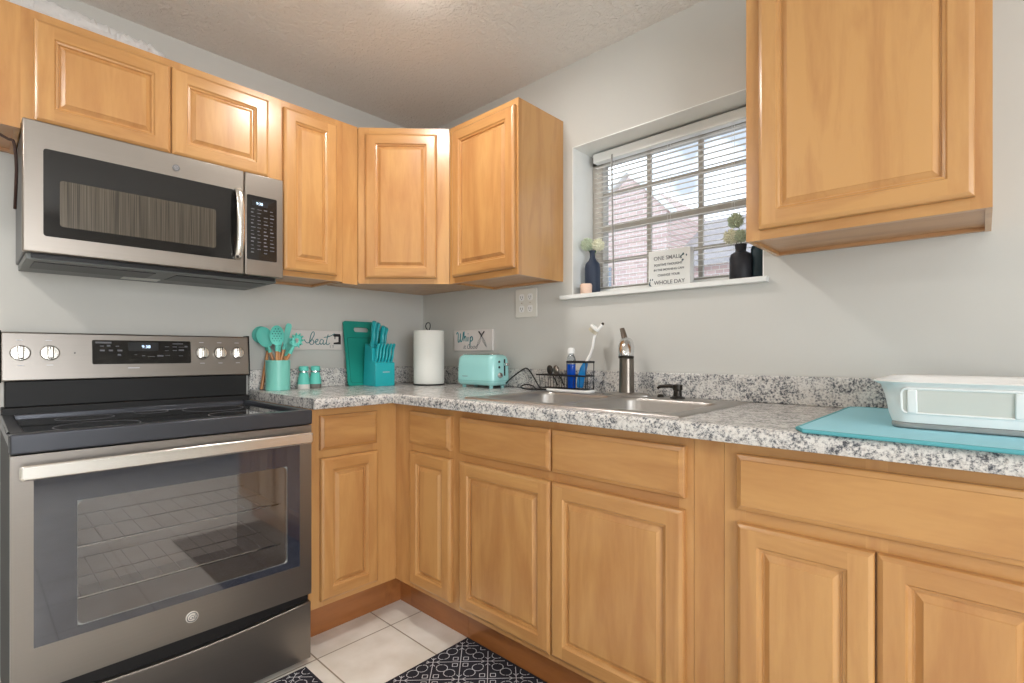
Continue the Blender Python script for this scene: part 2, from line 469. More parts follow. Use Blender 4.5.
# mini blind
bl = thing('window_blind', 'lowered white mini blind with open slats in the window over the sink', 'blind', (1.102, .118, 1.352))
BW = .700
MB().box(0, BW, -.018, .018, .572, .612).build('headrail', WHITE, bl, bevel=.003)
s_ = MB(); th = R(9)
for k in range(25):
    z = .552 - k * .0222
    c_, si = cos(th), sin(th)
    pts = [(-.0125, 0), (0, .0018), (.0125, 0)]
    q = [(y * c_ - zz * si, y * si + zz * c_ + z) for y, zz in pts]
    lo = [(a, b - .0010) for a, b in q]
    ring = q + lo[::-1]
    s_.add([(0.004, a, b) for a, b in ring] + [(BW - .004, a, b) for a, b in ring],
           [(i, (i + 1) % 6, 6 + (i + 1) % 6, 6 + i) for i in range(6)] + [(5, 4, 3, 2, 1, 0), (6, 7, 8, 9, 10, 11)])
s_.build('slats', BLINDM, bl)
MB().box(.002, BW - .002, -.012, .012, -.004, .010).build('bottom_rail', WHITE, bl, bevel=.003)
for x in (.09, .35, .60):
    c = MB()
    for y in (-.0128, .0128): c.cyl((x, y, 0), (x, y, .58), .0007, seg=5)
    c.build('ladder_cord', WHITE, bl)
c = MB(); c.tube([(.10, -.022, .585), (.102, -.026, .57), (.108, -.030, .30), (.116, -.034, .02)], .0032, 8)
c.build('wand', plain('clear_grey_wand', (150, 148, 144), .3), bl)

# downlights
LENS = plain('lit_lens', (255, 248, 238), .5, emit=42)
for i, (x, y) in enumerate(DOWNLIGHTS):
    lb = ['round recessed ceiling downlight above the corner cabinets, at the top edge', 'added unseen ceiling downlight for fill at the back of the room', 'added unseen ceiling downlight for fill behind the camera by the range wall'][i]
    t = thing('ceiling_downlight', lb, 'ceiling light', (x, y, ZC), 0, 'recessed ceiling lights')
    MB().lathe([(.072, 0), (.092, 0), (.095, -.004), (.086, -.008), (.074, -.006), (.072, 0)], seg=36).build('trim_ring', WHITE, t)
    MB().lathe([(.073, -.004), (.066, -.018), (.045, -.030), (.02, -.035), (0, -.036)], seg=36).build('lens', LENS, t)

# plaster patch above the microwave cabinet
mb = MB(); N = 46; top = []; bot = []
for i in range(N + 1):
    y = -1.70 + i * (.435 / N); f = i / N
    zt_ = 2.302 - .022 * f + random.uniform(-.006, .006) - (.012 if f > .93 else 0); zb_ = 2.225 - .0 * f + random.uniform(-.004, .004)
    if f < .55: zt_ += .004
    top.append((y, zt_)); bot.append((y, zb_))
vs = []; fs = []
for i in range(N + 1):
    a, b = top[i], bot[i]
    for k in range(7):
        g = k / 6; bulge = .004 + .020 * sin(pi * g) * random.uniform(.5, 1.1) * (1 if 0 < i < N else .2)
        vs.append((bulge if 0 < k < 6 else .0005, a[0], b[1] + (a[1] - b[1]) * g + random.uniform(-.001, .001)))
for i in range(N):
    for k in range(6): fs.append((i * 7 + k, (i + 1) * 7 + k, (i + 1) * 7 + k + 1, i * 7 + k + 1))
mb.add(vs, fs)
tag(mb.build('plaster_patch', PATCHM), 'rough white strip of dried plaster on the wall above the microwave cabinets', 'plaster patch')


# ------------------------------------------------------------------ cabinet builders
def ring_faces(mb, loops, mv, mh, split_at=None):
    # loops: list of (inset, y); rectangles w,h stored on mb
    w, h = mb.w, mb.h
    rects = []
    for ins, y in loops:
        rects.append([(ins, y, ins), (w - ins, y, ins), (w - ins, y, h - ins), (ins, y, h - ins)])
    for i in range(len(rects) - 1):
        a, b = rects[i], rects[i + 1]
        if split_at == i:
            x0, x1 = a[0][0], a[1][0]; z0, z1 = a[0][2], a[2][2]; X0, X1 = b[0][0], b[1][0]; Z0, Z1 = b[0][2], b[2][2]; y = a[0][1]
            mb.add([(x0, y, z0), (X0, y, z0), (X0, y, z1), (x0, y, z1)], [(0, 1, 2, 3)], mv)
            mb.add([(X1, y, z0), (x1, y, z0), (x1, y, z1), (X1, y, z1)], [(0, 1, 2, 3)], mv)
            mb.add([(X0, y, z0), (X1, y, z0), (X1, y, Z0), (X0, y, Z0)], [(0, 1, 2, 3)], mh)
            mb.add([(X0, y, Z1), (X1, y, Z1), (X1, y, z1), (X0, y, z1)], [(0, 1, 2, 3)], mh)
        else:
            for k in range(4):
                k2 = (k + 1) % 4
                hz = k in (0, 2) and (split_at is None or i <= split_at + 2)
                mb.add([a[k], a[k2], b[k2], b[k]], [(0, 1, 2, 3)], mh if hz else mv)
    mb.add(rects[-1], [(0, 1, 2, 3)], mv)
    mb.add(rects[0], [(3, 2, 1, 0)], mv)


def raised_door(w, h, parent, loc, rz=0, fw=.045, th=.020, name='door'):
    mb = MB(); mb.w, mb.h = w, h
    L = [(0, 0), (0, -th + .007), (.002, -th + .004), (.0065, -th + .0015), (.010, -th), (fw, -th), (fw + .0035, -th + .0045), (fw + .009, -th + .006), (fw + .011, -th + .0115), (fw + .014, -th + .0115),
         (fw + .025, -th + .004), (fw + .0262, -th + .0025)]
    ring_faces(mb, L, 0, 1, split_at=4)
    return mb.build(name, [MV, MH], parent, smooth=False, loc=loc, rot=(0, 0, rz))


def slab_front(w, h, parent, loc, name='drawer'):
    mb = MB(); mb.w, mb.h = w, h
    ring_faces(mb, [(0, 0), (0, -.012), (.0025, -.0145), (.0115, -.018), (.0125, -.020)], 0, 0)
    return mb.build(name, [MH], parent, smooth=False, loc=loc)


def face_frame(parent, w, z0, z1, stiles, rails, openings_right=None):
    """stiles: list of (x0,x1) ; rails: list of (z0,z1,x0,x1)"""
    mb = MB()
    for a, b in stiles: mb.box(a, b, 0, .019, z0, z1, 0)
    for a, b, x0, x1 in rails: mb.box(x0, x1, .0004, .0186, a, b, 1)
    return mb.build('face_frame', [MV, MH], parent, smooth=False)


ZB, ZT, DU = 1.397, 2.106, .294


def wall_cabinet(label, loc, rz, w, h, doors, stile=.035, rail=.045, depth=DU, zlow=0, brail=.042):
    """local: x right, y into the cabinet, z up from the frame bottom"""
    t = thing('wall_cabinet', label, 'cabinet', loc, rz, 'maple wall cabinets')
    mb = MB(); p = .012
    mb.box(0, p, .019, depth, 0, h, 0); mb.box(w - p, w, .019, depth, 0, h, 0); mb.box(p, w - p, .019, depth, h - p, h, 1)
    mb.box(p, w - p, .019, depth, .009, .009 + p, 1); mb.box(p, w - p, depth - .006, depth, .009 + p, h - p, 1); mb.box(p, w - p, depth - .022, depth - .006, 0, .009, 1)
    mb.build('carcass', [MV, UNDER], t, smooth=False)
    st = [(0, stile), (w - stile, w)]
    if len(doors) > 1: st.append(((doors[0][1] + doors[1][0]) / 2 - stile / 2, (doors[0][1] + doors[1][0]) / 2 + stile / 2))
    face_frame(t, w, 0, h, st, [(0, brail, stile, w - stile), (h - rail, h, stile, w - stile)])
    for (x0, x1, z0, z1) in doors: raised_door(x1 - x0, z1 - z0, t, (x0, 0, z0))
    return t


# cabinets on the range wall: local x = world +y
A90 = R(90)
wall_cabinet('maple wall cabinet at the left edge, beside the microwave', (DU, -2.30, 1.745), A90, .611, ZT - 1.745, [(.03, .30, .03, .325), (.305, .500, .03, .325)], stile=.125)
wall_cabinet('short maple wall cabinet with two doors directly above the microwave', (DU, -1.689, 1.762), A90, .757, ZT - 1.762, [(.028, .373, .012, .316), (.378, .703, .012, .316)], stile=.066)
wall_cabinet('narrow single-door maple wall cabinet just right of the microwave', (DU, -.932, ZB), A90, .268, ZT - ZB, [(.006, .235, .022, .680)])
# B wall
wall_cabinet('single-door maple wall cabinet between the corner cabinet and the window', (.5885, -DU, ZB), 0, .4235, ZT - ZB, [(.033, .414, .027, .680)])
rc = wall_cabinet('large maple wall cabinet right of the window, seen close up', (1.882, -DU, 1.395), 0, .506, ZT + .06 - 1.395, [(.037, .478, .027, .72)], stile=.036, brail=.052)
# diagonal corner cabinet
CS = .5885
dg_ = thing('wall_cabinet', 'diagonal single-door maple cabinet across the room corner', 'cabinet', (DU, -CS, ZB), R(45), 'maple wall cabinets')
DW = (CS - DU) * 2 ** .5
mb = MB()
inv = Matrix.Rotation(-R(45), 4, 'Z') @ Matrix.Translation((-DU, CS, 0))
foot = [(.001, -.001), (CS - .001, -.001), (CS - .001, -DU + .002), (DU - .002, -CS + .001), (.001, -CS + .001)]
k_ = .014
foot = [(.001, -.001), (CS - .001, -.001), (CS - .001, -DU + k_), (DU - k_, -CS + .001), (.001, -CS + .001)]
def loc2(p): q = inv @ Vector((p[0], p[1], 0)); return (q.x, q.y)
lf = [loc2(p) for p in foot]
mb.prism(lf, .018, ZT - ZB, 0)
mb.build('carcass', [MV], dg_, smooth=False)
face_frame(dg_, DW, 0, ZT - ZB, [(0.002, .050), (DW - .072, DW - .002)], [(0, .045, .050, DW - .072), (ZT - ZB - .045, ZT - ZB, .050, DW - .072)])
raised_door(.322, .652, dg_, (.036, 0, .024))
fl = MB(); fl.box(0, .0735, 0, .019, -.006, ZT - ZB, 0)
tag(fl.build('filler_strip', [MV], None, smooth=False, loc=(DU, -.6635, ZB), rot=(0, 0, A90)), 'narrow vertical maple filler between two upper cabinets near the corner', 'filler strip')

# base cabinets
BD, KH, BH = .577, .141, .880


def base_cabinet(label, loc, rz, w, stiles, fronts, doors, depth=BD, kick=True, drawer_name='drawer', kx=(0, None)):
    t = thing('base_cabinet', label, 'cabinet', loc, rz, 'maple base cabinets')
    mb = MB(); p = .015
    mb.box(0.001, p, .019, depth - .002, KH, BH, 0); mb.box(w - p, w - .001, .019, depth - .002, KH, BH, 0)
    mb.box(p, w - p, .019, depth - .002, KH, KH + p, 0); mb.box(p, w - p, depth - .01, depth - .002, KH + p, BH, 0)
    mb.build('carcass', [MV], t, smooth=False)
    zr = .692; zd = .722
    rails = []
    for i in range(len(stiles) - 1):
        x0 = stiles[i][1]; x1 = stiles[i + 1][0]
        rails += [(KH, KH + .04, x0, x1), (zr - .014, zd + .014, x0, x1), (BH - .045, BH, x0, x1)]
    face_frame(t, w, KH, BH, stiles, rails)
    for x0, x1 in fronts: slab_front(x1 - x0, .850 - .722, t, (x0, 0, .722), drawer_name)
    for x0, x1 in doors: raised_door(x1 - x0, .692 - .165, t, (x0, 0, .165), fw=.044)
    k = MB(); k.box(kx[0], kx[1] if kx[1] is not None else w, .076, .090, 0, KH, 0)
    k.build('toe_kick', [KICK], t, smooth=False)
    return t


base_cabinet('narrow maple base cabinet between the range and the room corner', (BD, -.952, 0), A90, .375, [(0, .056), (.266, .375)], [(.040, .278)], [(.042, .281)])
# corner cabinet with a blind section behind
base_cabinet('narrow maple base cabinet under the toaster, beside the inner corner', (BD + .0005, -BD, 0), 0, .3675, [(0, .132), (.346, .3675)], [(.115, .366)], [(.119, .368)])
sb = base_cabinet('wide two-door maple sink base cabinet with false drawer fronts', (.946, -BD, 0), 0, .906, [(0, .064), (.448, .488), (.868, .906)], [(.048, .4655), (.4705, .887)], [(.049, .4655), (.4705, .885)], drawer_name='false_drawer_front')
ck_ = MB(); ck_.prism([(.487, -.5765), (.501, -.5765), (.501, -.501), (.5765, -.501), (.5765, -.487), (.487, -.487)], 0, KH)
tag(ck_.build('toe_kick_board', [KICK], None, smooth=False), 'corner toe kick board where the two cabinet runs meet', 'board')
fs_ = MB(); fs_.box(0, .072, .0006, .019, KH, BH, 0)
tag(fs_.build('filler_strip', [MV], None, smooth=False, loc=(1.853, -BD, 0)), 'vertical maple filler strip between the sink cabinet and the right cabinet', 'filler strip')
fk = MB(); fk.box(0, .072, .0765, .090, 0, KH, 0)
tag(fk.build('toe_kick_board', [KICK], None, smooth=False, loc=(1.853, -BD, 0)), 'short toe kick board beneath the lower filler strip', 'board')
base_cabinet('two-door maple base cabinet with one wide drawer, under the drying mat', (1.926, -BD, 0), 0, .594, [(0, .048), (.276, .312), (.540, .594)], [(.031, .558)], [(.033, .2925), (.2965, .558)])

# ------------------------------------------------------------------ counter
CT, CF, CY = .918, .633, -.955
SX0, SX1, SY0, SY1 = 1.022, 1.792, -.545, -.085      # sink cut-out
CX1 = 2.60
ctop = thing('countertop', 'L-shaped speckled grey granite-look laminate countertop holding the sink', 'countertop', (0, 0, BH))
tk = CT - BH
mb = MB()


def lip_prof(n=6, r=.012):
    # (outward, z) profile of the rolled front edge
    pts = [(-.02, 0), (-.001, 0)]
    pts.append((0, .001))
    for k in range(n + 1):
        a = R(90 * k / n); pts.append((-r + r * cos(a), tk - r + r * sin(a)))
    return pts


# slab top surface and undersides
prof = lip_prof()
# strips: A-side lip (faces +x) from y=CY to -CF, B-side lip (faces -y) from x=CF to CX1, mitred at the inner corner
va = []
for (o_, z) in prof:
    va.append((CF + o_, CY, z))
for (o_, z) in prof:
    va.append((CF + o_, -CF - o_, z))
for (o_, z) in prof:
    va.append((CX1, -CF - o_, z))
n_ = len(prof)
fs = []
for seg in (0, 1):
    for i in range(n_ - 1): fs.append((seg * n_ + i, (seg + 1) * n_ + i, (seg + 1) * n_ + i + 1, seg * n_ + i + 1))
fs.append(list(range(n_)))
fs.append([2 * n_ + i for i in range(n_)][::-1])
mb.add(va, fs)
r_ = .012; ix = CF - r_; iy = -CF + r_
def top(x0, x1, y0, y1):
    mb.add([(x0, y0, tk), (x1, y0, tk), (x1, y1, tk), (x0, y1, tk)], [(0, 1, 2, 3)])
    mb.add([(x0, y0, 0), (x1, y0, 0), (x1, y1, 0), (x0, y1, 0)], [(3, 2, 1, 0)])
top(.001, ix, CY, iy)
top(.001, SX0, iy, -.001); top(SX1, CX1, iy, -.001); top(SX0, SX1, iy, SY0); top(SX0, SX1, SY1, -.001)
for (x0, y0, x1, y1) in ((SX0, SY0, SX1, SY0), (SX1, SY0, SX1, SY1), (SX1, SY1, SX0, SY1), (SX0, SY1, SX0, SY0), (.001, CY, ix, CY), (CX1, iy, CX1, -.001)):
    mb.add([(x0, y0, 0), (x1, y1, 0), (x1, y1, tk), (x0, y0, tk)], [(0, 1, 2, 3)])
mb.build('worktop', GRAN, ctop, ang=60)
bs = MB(); BSH = 1.008 - CT
bs.box(.001, .020, CY, -.001, tk + .0003, tk + BSH); tag(bs.build('backsplash', GRAN, None, bevel=.003, loc=(0, 0, BH)), 'short speckled laminate backsplash along the range wall', 'backsplash')
bs = MB(); bs.box(.0205, CX1, -.020, -.001, tk + .0003, tk + BSH); tag(bs.build('backsplash', GRAN, None, bevel=.003, loc=(0, 0, BH)), 'long speckled laminate backsplash behind the sink', 'backsplash')

# ------------------------------------------------------------------ sink
sk = thing('kitchen_sink', 'double-bowl stainless steel drop-in sink in the countertop', 'sink', (0, 0, CT))
ox0, ox1, oy0, oy1 = 1.003, 1.812, -.572, -.058
bowls = [(1.045, 1.385, -.532, -.165), (1.430, 1.770, -.532, -.165)]
mb = MB(); T = .004


def rrect(x0, x1, y0, y1, r, n=5):
    return [(px, py) for px, py in rounded(x1 - x0, y1 - y0, r, n, x0, y0)]


bm2 = bmesh.new()
def loop(poly, z): return [bm2.verts.new((x, y, z)) for x, y in poly]
def band(p, q):
    for i in range(len(p)):
        j = (i + 1) % len(p); bm2.faces.new((p[i], p[j], q[j], q[i]))
xm = (bowls[0][1] + bowls[1][0]) / 2
for bi, (x0, x1, y0, y1) in enumerate(bowls):
    c0, c1 = (ox0, xm) if bi == 0 else (xm, ox1)
    skirt = loop(rrect(c0 - (.003 if bi == 0 else 0), c1 + (.003 if bi else 0), oy0 - .003, oy1 + .003, .004, 7), .0003)
    outer = loop(rrect(c0, c1, oy0, oy1, .003, 7), T)
    band(skirt, outer)
    prev = loop(rrect(x0, x1, y0, y1, .055, 7), T); band(outer, prev)
    for ins, z, rr in ((.003, T - .003, .053), (.006, T - .012, .052), (.014, -.150, .05), (.030, -.172, .045), (.060, -.180, .03)):
        nx = loop(rrect(x0 + ins, x1 - ins, y0 + ins, y1 - ins, rr, 7), z); band(prev, nx); prev = nx
    bm2.faces.new(prev)
bmesh.ops.recalc_face_normals(bm2, faces=bm2.faces)
me = bpy.data.meshes.new('basin'); bm2.to_mesh(me); bm2.free(); me.materials.append(STEEL_SINK); me.shade_smooth(); me.set_sharp_from_angle(angle=R(50))
o = bpy.data.objects.new('basin', me); COL.objects.link(o); o.parent = sk
for (x0, x1, y0, y1) in bowls:
    MB().lathe([(0, .001), (.018, .001), (.022, .004), (.042, .004), (.045, .0)], ((x0 + x1) / 2, (y0 + y1) / 2, -.180), 24).build('drain', CHROME, sk)

# faucet
fz = CT + .0042
fa = thing('kitchen_faucet', 'brushed nickel pull-out kitchen faucet standing behind the sink', 'faucet', (1.386, -.098, fz))
MB().lathe([(0, 0), (.044, 0), (.044, .004), (.036, .009), (.030, .011)], seg=28, sx=2.3).build('deck_plate', STEEL_SINK, fa)
b_ = MB(); b_.lathe([(.030, .009), (.0285, .02), (.0275, .08), (.027, .13), (.026, .165), (.022, .185), (0, .19)], seg=28)
b_.build('body', NICKEL, fa)
s_ = MB(); s_.tube([(0, 0, .150), (0.004, -.010, .170), (0.014, -.028, .186), (.026, -.046, .190)], [.022, .024, .024, .023], 20)
s_.build('spout', NICKEL, fa)
s_ = MB(); s_.tube([(.022, -.040, .192), (.034, -.060, .191), (.043, -.076, .182), (.048, -.086, .164), (.050, -.089, .146)], [.020, .026, .0285, .0285, .027], 22)
s_.build('spray_head', CHROME, fa)
s_ = MB(); s_.tube([(.050, -.089, .147), (.050, -.0895, .139)], [.0282, .0265], 22); s_.build('spray_nozzle', BRONZE, fa)
s_ = MB(); s_.tube([(0, 0, .180), (-.006, .004, .200), (-.018, .010, .230), (-.028, .014, .254)], [.013, (.012, .009), (.011, .006), (.009, .004)], 12); s_.build('handle', NICKEL, fa)
sd = thing('soap_dispenser', 'dark bronze soap dispenser pump on the sink deck right of faucet', 'soap dispenser', (1.588, -.098, fz))
MB().lathe([(0, 0), (.026, 0), (.026, .004), (.015, .008), (.014, .028), (.017, .030), (.017, .048), (0, .052)], seg=22).build('pump', BRONZE, sd)
MB().tube([(0, 0, .040), (-.03, -.004, .043), (-.062, -.010, .040), (-.070, -.012, .033)], [.008, .007, .006, .005], 10).build('spout', BRONZE, sd)
ab = thing('air_gap_cap', 'small bronze cap on the sink deck beside the soap spout', 'cap', (1.520, -.090, fz))
MB().lathe([(0, 0), (.012, 0), (.012, .006), (.008, .010), (0, .011)], seg=16).build('cap', BRONZE, ab)

# ------------------------------------------------------------------ microwave
MX, MY0, MY1, MZ0, MZ1 = .380, -1.690, -.958, 1.368, 1.752
mw = thing('microwave', 'stainless steel over-the-range microwave with black glass door', 'microwave', (MX, MY0, MZ0), A90)
W_ = MY1 - MY0; H_ = MZ1 - MZ0; DM = MX - .004
# local: x right 0..W_, y 0 front .. DM back, z up
mb = MB(); mb.box(.004, W_ - .004, .030, DM, .008, H_ - .004)
mb.build('body', DARKGREY, mw, bevel=.003)
mb = MB(); mb.prism([(.010, .045), (W_ - .010, .045), (W_ - .01, DM - .002), (.010, DM - .002)], -.012, .008)
mb.build('bottom_pan', plain('grey_underside', (120, 122, 120), .5, .3), mw, bevel=.002)
mb = MB(); mb.box(.03, W_ / 2 - .03, .09, .25, -.014, -.0115); mb.build('grease_filter', BLACKP, mw)
mb = MB(); mb.box(W_ / 2 + .03, W_ - .03, .09, .25, -.014, -.0115); mb.build('grease_filter', BLACKP, mw)
mb = MB(); mb.box(W_ / 2 - .09, W_ / 2 + .02, .26, .32, -.014, -.0115); mb.build('work_light_lens', plain('frosted_lens', (205, 205, 200), .4), mw)
SEAM = .590
mb = MB(); mb.box(0, SEAM - .0015, 0, .030, .004, H_)
door = mb.build('door', STEEL_MW, mw, bevel=.004)
mb = MB(); mb.box(SEAM + .0015, W_, 0, .030, .004, H_); pan = mb.build('control_panel', STEEL_MW, mw, bevel=.004)
mb = MB(); mb.prism_y(rounded(.520, .254, .008, 4, .044, .053), -.0015, .002); mb.build('glass', DISPLAY, door)
mb = MB(); mb.prism_y(rounded(.415, .136, .008, 4, .080, .086), -.0020, .001); mb.build('screened_window', MWSCREEN, door)
mb = MB(); mb.tube(bez([(.565, -.001, .060), (.565, -.022, .072), (.566, -.034, .12), (.566, -.038, .185), (.566, -.034, .25), (.565, -.022, .298), (.565, -.001, .310)], 5), [(.013, .007)] * 31, 14, flat=(1, 0, 0))
mb.build('handle', HANDLE, door)
mb = MB(); mb.prism_y(rounded(.108, .240, .005, 4, .598, .062), -.0015, .002); key = mb.build('keypad', DISPLAY, pan)
mb = MB(); mb.box(.616, .672, -.0021, .001, .264, .285); mb.build('display', BLACKP, key)
text('9:38', .014, DIGIT, key, (.630, -.0024, .269))
kp = MB()
random.seed(11)
for r in range(13):
    z = .250 - r * .0135
    for c in range(4):
        x = .612 + c * .023
        if random.random() < .85: kp.box(x, x + random.uniform(.008, .016), -.0019, .0, z, z + random.choice([.0018, .0025, .004]))
kp.build('key_legends', PRINTG, key)


def badge(parent, x, z, r, y=-.001, rim=CHROME):
    m_ = MB().lathe([(0, 0), (r, 0), (r, .0015), (r * .9, .0025), (0, .0025)], seg=28, mat=Matrix.Translation((x, y, z)) @ Matrix.Rotation(R(90), 4, 'X'))
    b = m_.build('badge', rim, parent)
    ri = MB().lathe([(r * .70, .0026), (r * .78, .0032), (r * .86, .0026), (r * .70, .0026)], seg=28, mat=Matrix.Translation((x, y, z)) @ Matrix.Rotation(R(90), 4, 'X')).build('badge_ring', DARKGREY, b)
    text('GE', r * 1.05, DARKGREY, b, (x - r * .02, y - .0028, z - r * .36), shear=.35, align='CENTER', name='monogram')
    return b


badge(door, .374, .338, .011, rim=plain('badge_grey', (150, 148, 150), .4, .6))
# vent louvre on top of the door front is hidden; black strip stands for the shadow gap under the front
mb = MB(); mb.box(.02, W_ - .02, .032, .046, -.008, .004); mb.build('shadow_gap_strip', BLACKP, mw)

# power cord hanging beside the microwave
mb = MB(); mb.tube(bez([(.26, -1.76, 1.744), (.275, -1.735, 1.722), (.285, -1.715, 1.708), (.290, -1.703, 1.70), (.285, -1.6975, 1.64), (.27, -1.6975, 1.58), (.22, -1.6975, 1.52)], 8), .004, 8)
tag(mb.build('power_cord', plain('dark_cord', (56, 34, 26), .5)), 'dark power cord hanging under the left cabinet beside the microwave', 'cord')

# ------------------------------------------------------------------ range
RXF, RY0, RY1 = .660, -1.727, -.977
RW = RY1 - RY0
rg = thing('electric_range', 'freestanding stainless steel electric range with black glass cooktop', 'range', (RXF, RY0, 0), A90)
DR = RXF - .022           # depth to the back
zg = .241                 # gap height between drawer and door
mb = MB()
mb.box(.004, .020, .046, DR, .030, .842); mb.box(RW - .020, RW - .004, .046, DR, .030, .842)
mb.box(.020, RW - .020, DR - .02, DR, .030, .842); mb.box(.020, RW - .020, .046, DR - .02, .030, .045)
mb.box(.020, RW - .020, .046, DR - .02, .800, .842)
mb.build('side_panels', BLACK, rg)
# oven cavity
mb = MB(); cx0, cx1, cy0, cy1, cz0, cz1 = .075, RW - .075, .048, .50, .30, .74
V = [(cx0, cy0, cz0), (cx1, cy0, cz0), (cx1, cy0, cz1), (cx0, cy0, cz1), (cx0, cy1, cz0), (cx1, cy1, cz0), (cx1, cy1, cz1), (cx0, cy1, cz1)]
mb.add(V, [(0, 1, 5, 4), (1, 2, 6, 5), (2, 3, 7, 6), (3, 0, 4, 7), (4, 5, 6, 7)])
for a, b, c, d in ((.02, cx0, .045, .80), (cx1, RW - .02, .045, .80), (cx0, cx1, .045, cz0), (cx0, cx1, cz1, .80)): mb.box(a, b, .046, .050, c, d)
mb.build('oven_cavity', plain('grey_oven_enamel', (176, 164, 154), .5), rg)
for zz in (.42, .56):
    q = MB()
    for y in (.07, .24, .42): q.cyl((cx0 + .004, y, zz), (cx1 - .004, y, zz), .0022 if y > .08 else .0036, seg=6)
    for x in [cx0 + .02 + i * (cx1 - cx0 - .04) / 12 for i in range(13)]: q.cyl((x, .07, zz + .003), (x, .42, zz + .003), .0013, seg=5)
    q.build('oven_rack', CHROME, rg)
# drawer with curved finger recess
mb = MB()
n = 16; top_ = [(RW - .004 - i * (RW - .008) / n, .219 - .022 * sin(pi * i / n)) for i in range(n + 1)]
mb.prism_y([(.004, .022), (RW - .004, .022)] + top_, 0, .040)
mb.build('storage_drawer', STEEL, rg, bevel=.003)
mb = MB(); mb.box(.006, RW - .006, .020, .046, .19, .245); mb.build('drawer_gap', BLACKP, rg)
# door
gx0_, gx1_, gz0, gz1 = .043, RW - .043, .352, .768
mb = MB(); dz0, dz1 = .245, .831
mb.box(.002, gx0_, 0, .042, dz0, dz1); mb.box(gx1_, RW - .002, 0, .042, dz0, dz1); mb.box(gx0_, gx1_, 0, .042, dz0, gz0); mb.box(gx0_, gx1_, 0, .042, gz1, dz1)
dr = mb.build('oven_door', STEEL, rg, smooth=False)
ww0, ww1, wz0, wz1 = .125, RW - .085, .375, .700
mb = MB(); mb.box(gx0_, ww0, .001, .005, gz0, gz1); mb.box(ww1, gx1_, .001, .005, gz0, gz1); mb.box(ww0, ww1, .001, .005, gz0, wz0); mb.box(ww0, ww1, .001, .005, wz1, gz1)
mb.build('glass_border', OVENBORDER, dr, smooth=False)
mb = MB(); mb.add([(ww0, .002, wz0), (ww1, .002, wz0), (ww1, .002, wz1), (ww0, .002, wz1)], [(0, 1, 2, 3)]); mb.build('viewing_glass', OVENGLASS, dr)
mb = MB(); mb.tube([(x, .0045, z) for x, z in rounded(ww1 - ww0 + .004, wz1 - wz0 + .004, .02, 4, ww0 - .002, wz0 - .002)], .0035, 8, closed=True); mb.build('inner_seal', GREYT, dr)
mb = MB()
hp = rounded(RW - .030, .038, .010, 4, .015, .774)
mb.prism_y(hp, -.046, -.030); hd = mb.build('handle', HANDLE, dr, bevel=.006, bseg=3)
MB().box(.03, .06, -.034, .002, .778, .802).build('handle_post', HANDLE, hd); MB().box(RW - .06, RW - .03, -.034, .002, .778, .802).build('handle_post', HANDLE, hd)
badge(dr, .384, .301, .0165, y=-.0005, rim=plain('badge_silver', (214, 208, 200), .5, .2))
# cooktop
mb = MB()
fr = .030
mb.box(0, RW, -.004, .034, .834, .884); mb.box(0, fr, .034, DR - .05, .845, .884); mb.box(RW - fr, RW, .034, DR - .05, .845, .884); mb.box(fr, RW - fr, DR - .085, DR - .05, .845, .884)
mb.build('cooktop_frame', GREYFR, rg, bevel=.005, bseg=3)
mb = MB(); mb.box(fr, RW - fr, .034, DR - .085, .852, .874); gl = mb.build('cooktop_glass', COOKGLASS, rg)
for (x, y, r) in ((.19, .16, .10), (.56, .16, .085), (.19, .40, .075), (.56, .40, .10), (.375, .44, .05)):
    MB().lathe([(r - .003, 0), (r - .003, .0004), (r, .0004), (r, 0), (r - .003, 0)], (x, y, .8741), 40).build('burner_ring', PRINTG, gl)
# backguard
mb = MB()
yb = RXF - .09
mb.box(.004, RW - .004, yb - .01, DR, .842, .905)
mb.box(.012, RW - .012, yb + .004, DR, .905, .990)
mb.build('riser', BLACK, rg, bevel=.003)
mb = MB()
prof_ = [(yb - .004, .990), (yb + .012, 1.150), (DR, 1.150), (DR, .990)]
mb.add([(.002, a, b) for a, b in prof_] + [(RW - .002, a, b) for a, b in prof_], [(0, 1, 5, 4), (1, 2, 6, 5), (2, 3, 7, 6), (3, 0, 4, 7), (3, 2, 1, 0), (4, 5, 6, 7)])
bgd = mb.build('control_panel', STEEL, rg, bevel=.005, bseg=3)
mb = MB(); mb.add([(.0005, a + (-.0025 if i in (0, 1) else 0), b) for i, (a, b) in enumerate([(yb - .002, .986), (yb + .012, 1.154), (DR, 1.154), (DR, .986)])] + [(.004, a, b) for a, b in [(yb - .002, .986), (yb + .012, 1.154), (DR, 1.154), (DR, .986)]], [(0, 1, 5, 4), (1, 2, 6, 5), (2, 3, 7, 6), (3, 0, 4, 7), (3, 2, 1, 0), (4, 5, 6, 7)])
o2 = MB(); o2.v = [(RW - x, y, z) for x, y, z in mb.v]; o2.f = [list(f) for f in mb.f]
mb.build('end_cap', BLACK, bgd); o2.m = list(mb.m); o2.build('end_cap', BLACK, bgd)
tl = math.atan2(.016, .16)
PM = Matrix.Translation((0, yb - .004, .990)) @ Matrix.Rotation(-tl, 4, 'X')     # panel plane: local z along the panel
mb = MB(); mb.prism_y(rounded(.302, .086, .005, 4, .229, .052), -.0022, 0); mb.xf(PM); dp = mb.build('display_glass', DISPLAY, bgd)
mb = MB(); mb.box(.332, .424, -.0026, -.001, .100, .131); mb.xf(PM); mb.build('clock_window', BLACKP, dp)
def ptext(body, size, mat, x, z, y=-.0030, **k):
    v = PM @ Vector((x, y, z)); return text(body, size, mat, dp, tuple(v), (R(90) - tl, 0, 0), **k)
ptext('9:38', .016, DIGIT, .372, .110)
q = MB(); random.seed(5)
